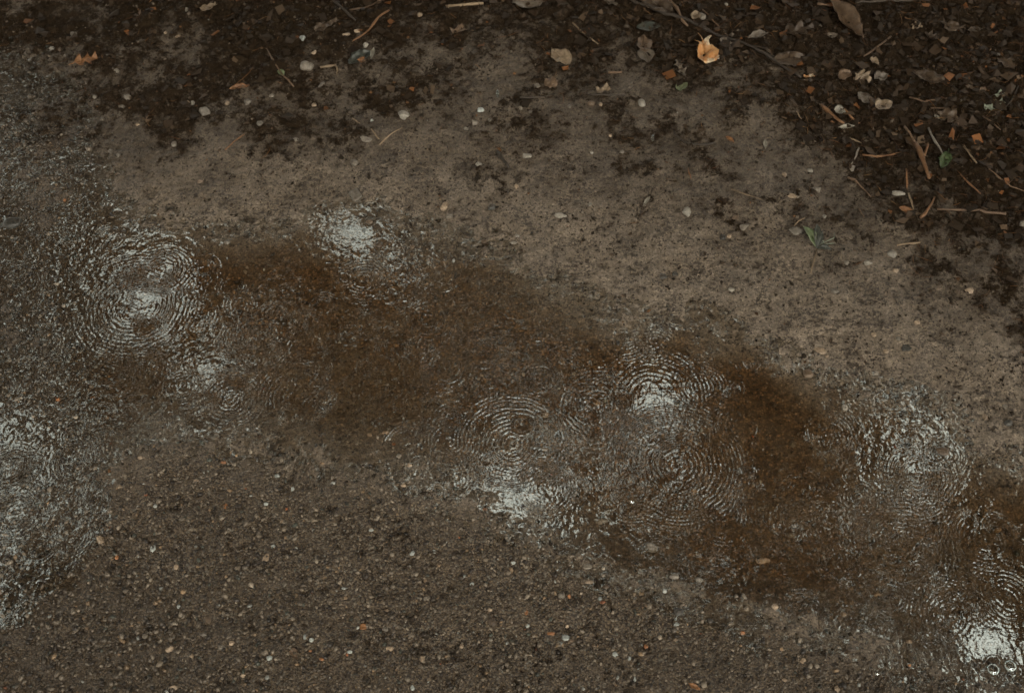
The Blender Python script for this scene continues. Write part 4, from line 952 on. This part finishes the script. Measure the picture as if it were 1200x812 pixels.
leaf(340, 8, 22, 10, 10, 'scrap', 'brown', 'flat brown leaf at the top edge left of the torn grey one', .3, .3)
leaf(320, 10, 14, 9, 40, 'scrap', 'dim', 'dim leaf scrap at the top edge left of the flat brown leaf', .3, .3)
leaf(757, 241, 15, 4, 50, 'lance', 'pale', 'white curled leaf sliver standing out on the middle of the mud', .6, .1, rib=False)
leaf(894, 180, 11, 5, 85, 'lance', 'pale', 'small upright pale leaf sliver on the mud below the litter', .5, .1, rib=False)
leaf(853, 174, 12, 5, -40, 'lance', 'rust', 'tiny reddish leaf sliver at the end of the buried root', .4, .1, rib=False)
leaf(426, 735, 9, 8, -30, 'pointed', 'rust', 'small orange leaf scrap in the lower gravel left of centre', .3, .2, rib=False, nu=6, nv=4)
leaf(813, 806, 16, 6, -30, 'lance', 'rust', 'orange leaf sliver at the bottom edge right of centre', .4, .2, rib=False)
leaf(346, 768, 16, 9, -60, 'pointed', 'brown', 'brown pointed leaf flat on the gravel at the lower left', .3, .2)
leaf(1150, 145, 10, 9, 0, 'scrap', 'lichen', 'round pale green lichen scrap in the litter near the right edge', .3, .3, name='lichen_scrap', cat='lichen', group='pale lichen scraps', rib=False)
leaf(1164, 136, 10, 8, 20, 'scrap', 'lichen', 'larger pale green lichen scrap just above right of the round one', .3, .3, name='lichen_scrap', cat='lichen', group='pale lichen scraps', rib=False)
leaf(1162, 129, 10, 5, 30, 'scrap', 'lichen', 'uppermost and narrowest of the pale green lichen scraps', .3, .3, name='lichen_scrap', cat='lichen', group='pale lichen scraps', rib=False)
leaf(1092, 151, 7, 4, -40, 'oval', 'pale', 'tiny white leaf scrap above the bright green leaf', .3, .1, rib=False)
leaf(1100, 203, 22, 13, -125, 'toothed', 'green', 'bright green toothed leaf lying in the brown litter', .35, .1, stalk=6, nu=36, group='fresh green leaves')

# ------------------------------------------------------------------ sticks and twigs
def twig(pts, w0, w1, mat, label, lift=.0015, knots=1, name='twig', arch=0.0, group='twigs lying on the ground', fork=None):
    P = []
    q = np.array(pts, float)
    seg = np.concatenate([[0], np.cumsum(np.hypot(*np.diff(q, axis=0).T))]); n = max(5, int(seg[-1] / 7))
    t = np.linspace(0, seg[-1], n)
    X = np.interp(t, seg, q[:, 0]); Y = np.interp(t, seg, q[:, 1])
    seed = int(q[0, 0] * 5 + q[0, 1]); rnd = np.random.default_rng(seed)
    X[1:-1] += rnd.normal(0, .35, n - 2); Y[1:-1] += rnd.normal(0, .35, n - 2)
    wx_, wy_ = at(X, Y); s, _ = mpp(*q[0])
    z = samp(HH, wx_, wy_)
    zs = np.convolve(np.pad(z, 2, 'edge'), np.ones(5) / 5, 'valid')
    z = np.maximum(zs, z - .001) + w0 * s * .35 + lift * .4 + arch * np.sin(np.linspace(0, np.pi, n))
    x0, y0, z0 = float(wx_[0]), float(wy_[0]), float(z[0])
    PP = np.stack([wx_ - x0, wy_ - y0, z - z0], -1)
    if fork:
        root = bpy.data.objects.new(name, None); COL.objects.link(root); root.location = (x0, y0, z0); root.empty_display_size = .01
        tube('stem', PP, w0 * s / 2, w1 * s / 2, WOOD[mat], root, 7, knots, seed)
        for fk in fork:
            f = np.array(fk, float); n2 = 8
            seg = np.concatenate([[0], np.cumsum(np.hypot(*np.diff(f, axis=0).T))]); t = np.linspace(0, seg[-1], n2)
            fx, fy = at(np.interp(t, seg, f[:, 0]), np.interp(t, seg, f[:, 1]))
            fz = samp(HH, fx, fy) + w1 * s * .4 + .001
            tube('side_twig', np.stack([fx - x0, fy - y0, fz - z0], -1), w1 * s / 2 * 1.1, w1 * s / 4, WOOD[mat], root, 6, 1, seed + 1)
        o = root
    else:
        o = tube(name, PP, w0 * s / 2, w1 * s / 2, WOOD[mat], None, 7, knots, seed); o.location = (x0, y0, z0)
    return tag(o, label, 'twig' if name == 'twig' else name.replace('_', ' '), group)

twig([(690, 0), (720, 8), (745, 20), (780, 33), (812, 46), (842, 57), (868, 66), (900, 84), (935, 105)], 4.2, 2.4, 'dark', 'long dark branch slanting from the top middle down past the orange leaf', lift=.004, knots=4, name='branch', fork=[[(868, 66), (890, 72), (905, 80)]], group='branches in the litter')
twig([(760, 0), (775, 12), (790, 27), (797, 42), (803, 48)], 3.6, 2.2, 'brown', 'thinner brown branch running down to meet the long dark branch', lift=.006, knots=2, name='branch', group='branches in the litter')
twig([(378, 1), (392, 14), (406, 27), (419, 38)], 3.2, 1.6, 'dark', 'straight dark stick slanting down from the top edge left of centre', lift=.004)
twig([(526, 24), (540, 22.5), (555, 22), (567, 21)], 3.8, 3.4, 'straw', 'short straight pink-brown stick lying level at the top', lift=.004, knots=0)
twig([(415, 62), (430, 53), (440, 43), (446, 33), (458, 27)], 1.6, 2.2, 'rust', 'rusty curved twig beside the dark greenish leaf', lift=.004)
twig([(412, 26), (430, 22), (445, 14)], 1.6, 1.2, 'brown', 'thin brown twig running up to the torn brown leaf at the top', lift=.004)
twig([(377, 88), (388, 86), (395, 85)], 2.4, 2.2, 'straw', 'crooked tan twig beside the rounded grey pebble at the top left', fork=[[(395, 85), (397, 90), (396, 96)]])
twig([(315, 67), (323, 84), (332, 96), (340, 103), (346, 110)], 1.4, 2.0, 'brown', 'thin brown twig with a green bud at the upper left')
twig([(445, 174), (458, 165), (472, 156)], 1.6, 1.0, 'straw', 'straw-coloured twig right of the two angular grey pebbles', arch=.003)
twig([(414, 146), (423, 152)], 1.4, 1.0, 'straw', 'short straw bit above the angular grey pebble pair')
twig([(436, 158), (445, 168)], 1.4, 1.0, 'straw', 'short slanting straw bit just above the straw-coloured twig')
twig([(583, 182), (590, 192), (596, 201)], 3.6, 2.6, 'dark', 'short thick dark twig standing out in the middle of the mud', lift=.003)
twig([(670, 43), (684, 54), (700, 64)], 1.8, 1.2, 'straw', 'thin straw twig slanting above the tan round leaf')
twig([(712, 95), (728, 95)], 2.4, 2.0, 'brown', 'short level brown stick between the tan and the pointed leaf')
twig([(688, 122), (705, 122), (732, 122)], 2.0, 1.4, 'dark', 'thin dark level twig under the folded tan leaf scrap')
twig([(786, 158), (789, 166), (798, 175), (812, 180), (836, 177)], 2.0, 1.8, 'dark', 'curved dark root half buried in the mud below the litter', name='root', group='roots half buried in mud')
twig([(609, 124), (628, 125), (650, 120)], 2.2, 1.6, 'dark', 'dark root half buried in the mud left of the folded tan scrap', name='root', group='roots half buried in mud')
twig([(997, 22), (1020, 21), (1050, 22), (1082, 21)], 3.4, 2.6, 'dark', 'dark level branch at the upper right beside the long curled leaf', lift=.004, name='branch', group='branches in the litter')
twig([(950, 1), (963, 7), (980, 13)], 2.4, 1.6, 'brown', 'brown twig at the top edge above the long curled leaf', lift=.004)
twig([(953, 23), (968, 24)], 2.6, 2.2, 'brown', 'short level brown stick at the head of the long curled leaf', lift=.004)
twig([(1007, 82), (1022, 72), (1038, 60)], 1.6, 2.2, 'brown', 'slanting brown twig below the long curled leaf', lift=.005)
twig([(958, 137), (970, 149), (984, 160)], 4.0, 3.0, 'rust', 'thick reddish twig slanting at the left edge of the litter', lift=.004)
twig([(984, 144), (993, 151), (1002, 158)], 2.4, 1.6, 'rust', 'thinner reddish twig parallel to the thick one at the litter edge', lift=.004)
twig([(988, 171), (996, 175), (1005, 179)], 2.0, 1.4, 'straw', 'short straw twig below the pale leaf sliver')
twig([(1007, 191), (1030, 194), (1045, 193), (1057, 188)], 2.4, 1.6, 'rust', 'orange level twig curving slightly up at the litter edge', lift=.004)
twig([(1054, 162), (1061, 171), (1067, 181)], 2.2, 2.4, 'brown', 'grey-brown upper end twig meeting the reddish stick by the green leaf', lift=.005)
twig([(1067, 181), (1073, 192), (1077, 205), (1083, 222)], 4.6, 3.4, 'rust', 'thick reddish stick running down left of the bright green leaf', lift=.005, knots=2, fork=[[(1077, 196), (1080, 188), (1082, 181)]], name='twig')
twig([(1082, 164), (1088, 178), (1099, 195)], 2.2, 1.6, 'grey', 'thin grey twig ending at the tip of the bright green leaf', lift=.006)
twig([(1122, 187), (1130, 197), (1137, 207)], 2.0, 1.4, 'straw', 'thin straw twig right of the bright green leaf', lift=.004)
twig([(1119, 218), (1130, 228), (1142, 240)], 1.8, 1.6, 'rust', 'thin rusty twig below right of the bright green leaf', lift=.004)
twig([(1144, 152), (1156, 160), (1165, 168)], 1.6, 1.4, 'brown', 'thin brown twig below the round lichen scrap', lift=.004)
twig([(1057, 210), (1058, 220), (1058, 231)], 2.0, 1.4, 'rust', 'short upright rusty twig above the pale pebble at the litter edge', lift=.004)
twig([(1060, 237), (1063, 247), (1066, 255)], 2.2, 1.2, 'straw', 'short upright straw twig beside the reddish leaf', lift=.004)
twig([(1074, 265), (1082, 258), (1089, 244)], 3.4, 2.0, 'rust', 'curved rusty twig just right of the reddish leaf', lift=.004)
twig([(1093, 257), (1115, 257), (1140, 260), (1172, 263)], 2.2, 2.8, 'brown', 'long thin brown stick lying level under the litter on the right', lift=.004, knots=2)
twig([(990, 217), (1000, 223), (1008, 228), (1018, 238)], 2.4, 1.4, 'brown', 'thin brown twig on the mud left of the pale pebble', lift=.002)
twig([(1048, 294), (1060, 292), (1075, 291)], 2.0, 1.6, 'straw', 'level straw twig on the mud above the round pale pebble', lift=.002)
twig([(855, 229), (872, 236), (890, 241)], 1.4, 1.0, 'straw', 'long thin straw slanting over the mud right of the centre', lift=.002)
twig([(805, 206), (808, 218)], 1.8, 1.2, 'rust', 'short upright rusty bit on the mud below the buried root')
twig([(929, 270), (934, 265), (941, 262)], 1.6, 1.2, 'straw', 'short straw at the left tip of the green sprig')
twig([(1003, 184), (999, 194), (994, 203)], 2.0, 1.6, 'grey', 'pale grey upright stalk below the orange level twig')
twig([(265, 181), (275, 172), (288, 163)], 1.4, 1.0, 'rust', 'thin reddish twig on the mud below the grey angular pebble on the left')
twig([(1026, 462), (1034, 458), (1044, 453)], 1.2, .8, 'dark', 'thin dark twig at the upper edge of the puddle on the right')
twig([(540, 271), (552, 278)], 2.0, 1.6, 'dark', 'short dark twig at the water edge right of the white reflection')
twig([(820, 30), (845, 52), (852, 60)], 1.4, 1.2, 'brown', 'thin brown twig above the orange leaf')
twig([(1003, 250), (1010, 262)], 1.4, 1.0, 'brown', 'short brown twig on the mud above right of the green sprig')
twig([(1150, 215), (1175, 232), (1200, 240)], 1.4, 1.2, 'brown', 'long thin brown twig reaching the right edge', lift=.004)
twig([(1060, 128), (1078, 134), (1090, 133), (1103, 131)], 1.8, 1.4, 'brown', 'level brown twig above the bright green leaf', lift=.004)
twig([(1085, 141), (1103, 142), (1114, 150), (1116, 162)], 1.8, 1.4, 'brown', 'hooked brown twig arching over the buried leaf above the green one', lift=.005)
twig([(1185, 118), (1175, 138), (1155, 152)], 1.2, 1.0, 'dark', 'thin dark stalk curving past the lichen scraps', lift=.006)
twig([(930, 142), (936, 152)], 1.6, 1.2, 'straw', 'short straw bit left of the thick reddish twig')

# green bud on the thin twig
def bud(px, py, L, label):
    o = leaf(px, py, L, L * .7, -40, 'oval', 'olive', label, .6, .1, rib=False, name='bud', cat='bud', group=None)
bud(332, 96, 9, 'small green bud on the thin brown twig at the upper left')

# ------------------------------------------------------------------ green sprig on the mud
def sprig():
    bx, by = (float(v) for v in at(957, 292))
    z = gh(bx, by)
    root = bpy.data.objects.new('sprig', None); COL.objects.link(root); root.location = (bx, by, z); root.empty_display_size = .01
    def rel(px, py, dz): 
        x, y = at(px, py, z + dz); return np.array([float(x) - bx, float(y) - by, dz])
    tube('stalk', [rel(957, 292, .004), rel(955, 302, .005), rel(952, 312, .003), rel(950, 321, .0015)], .0013, .0016, WOOD['straw'], root, 6)
    for tip, w, mt, dz in (((941, 265), 11, 'olive', .012), ((957, 262), 9, 'darkgreen', .018), ((974, 293), 8, 'darkgreen', .004), ((964, 270), 7, 'darkgreen', .016), ((952, 272), 8, 'green', .010)):
        a = rel(957, 291, .005); b = rel(*tip, dz); d = b - a; L = np.linalg.norm(d); d /= L
        s = np.cross(d, (0, 0, 1.)); s /= np.linalg.norm(s); nrm = np.cross(s, d)
        n = 10; u = np.linspace(0, 1, n + 1); wd = profile('lance', u, 1) * w * mpp(957, 290)[0] * .5
        rows = []
        for k in (-1, -.5, 0, .5, 1):
            rows.append(a + np.outer(u * L, d) + np.outer(wd * k, s) + np.outer(abs(k) * wd * .7 + .12 * L * np.sin(u * np.pi), nrm) + np.random.default_rng(int(tip[0])).normal(0, .0003, (n + 1, 3)))
        G = np.stack(rows, 1).reshape(-1, 3); B = G - (0, 0, .0004); idm = np.arange(len(G)).reshape(n + 1, 5)
        q = np.stack([idm[:-1, :-1], idm[1:, :-1], idm[1:, 1:], idm[:-1, 1:]], -1).reshape(-1, 4)
        ring = np.concatenate([idm[0, :], idm[1:, -1], idm[-1, -2::-1], idm[-2:0:-1, 0]]); r2 = np.roll(ring, -1)
        np_mesh('leaf', np.concatenate([G, B]), np.concatenate([q, q[:, ::-1] + len(G), np.stack([ring, r2, r2 + len(G), ring + len(G)], -1)]), LEAFM[mt], parent=root)
    for ex, ey, pts in ((978, 274, [(960, 287), (966, 284), (972, 281), (977, 279), (978, 273)]), (978, 286, [(960, 289), (968, 286), (978, 285)]), (969, 292, [(963, 284), (968, 288), (967, 292)]), (0, 0, [(966, 284), (963, 281), (960, 283)])):
        tube('moss_thread', [rel(a, b, .006 + .001 * i) for i, (a, b) in enumerate(pts)], .0011, .0008, LEAFM['lichen'], root, 5, 1)
    tag(root, 'wilted green sprig with pale mossy threads and a straw stalk standing on the mud', 'sprig')
sprig()

# ------------------------------------------------------------------ falling raindrops
M_DROP, _nt = node_mat('raindrop_water'); _T = NT(_nt)
_p = _T.n('ShaderNodeBsdfGlass', {'Color': (.95, .99, 1, 1), 'Roughness': .02, 'IOR': 1.33})
_nt.links.new(_p.outputs[0], _T.n('ShaderNodeOutputMaterial').inputs[0])
def raindrop(px, py, lean, label, hgt=.25):
    x, y = at(px, py, hgt)
    V = SPH_V.copy(); V[:, :2] *= (1 - .35 * V[:, 2:3]) ; V = V * (.0020, .0020, .0075)
    me = bpy.data.meshes.new('raindrop'); me.from_pydata(V.tolist(), [], SPH_F.tolist()); me.materials.append(M_DROP)
    me.polygons.foreach_set('use_smooth', np.ones(len(SPH_F), bool))
    o = bpy.data.objects.new('raindrop', me); COL.objects.link(o)
    o.location = (float(x), float(y), hgt); o.rotation_euler = (0, math.radians(lean), 0)
    tag(o, label, 'raindrop', 'falling raindrops')
raindrop(583, 110, 4, 'falling raindrop over the grey mud near the top centre')
raindrop(765, 162, -3, 'falling raindrop above the mud below the pointed brown leaf')
raindrop(125, 229, 25, 'falling raindrop over the glistening ground on the left')
raindrop(1192, 744, -20, 'falling raindrop by the right edge above the lower white reflection')
# ------------------------------------------------------------------ bubbles riding on the puddle
def bubble(px, py, r, label):
    x, y = (float(v) for v in at(px, py)); rr = r * mpp(px, py)[0]
    u = SPH_V.copy(); keepv = u[:, 2] > -.12
    mp = np.cumsum(keepv) - 1; fk = keepv[SPH_F].all(1)
    V = u[keepv] * (rr, rr, rr * .45); Fb = mp[SPH_F[fk]]
    me = bpy.data.meshes.new('bubble'); me.from_pydata(V.tolist(), [], Fb.tolist()); me.materials.append(M_WATER)
    me.polygons.foreach_set('use_smooth', np.ones(len(Fb), bool))
    o = bpy.data.objects.new('bubble', me); COL.objects.link(o); o.location = (x, y, .0004)
    tag(o, label, 'bubble', 'bubbles on the puddle')
for b in ((1164, 784, 7, 'left one of the two bubbles below the lower right reflection'),
          (1184, 780, 7, 'right one of the two bubbles below the lower right reflection')):
    bubble(*b)

print('total tris', sum(len(o.data.polygons) * (2 if len(o.data.polygons) and len(o.data.polygons[0].vertices) == 4 else 1) for o in sc.objects if o.type == 'MESH'), 'objects', len(sc.objects))
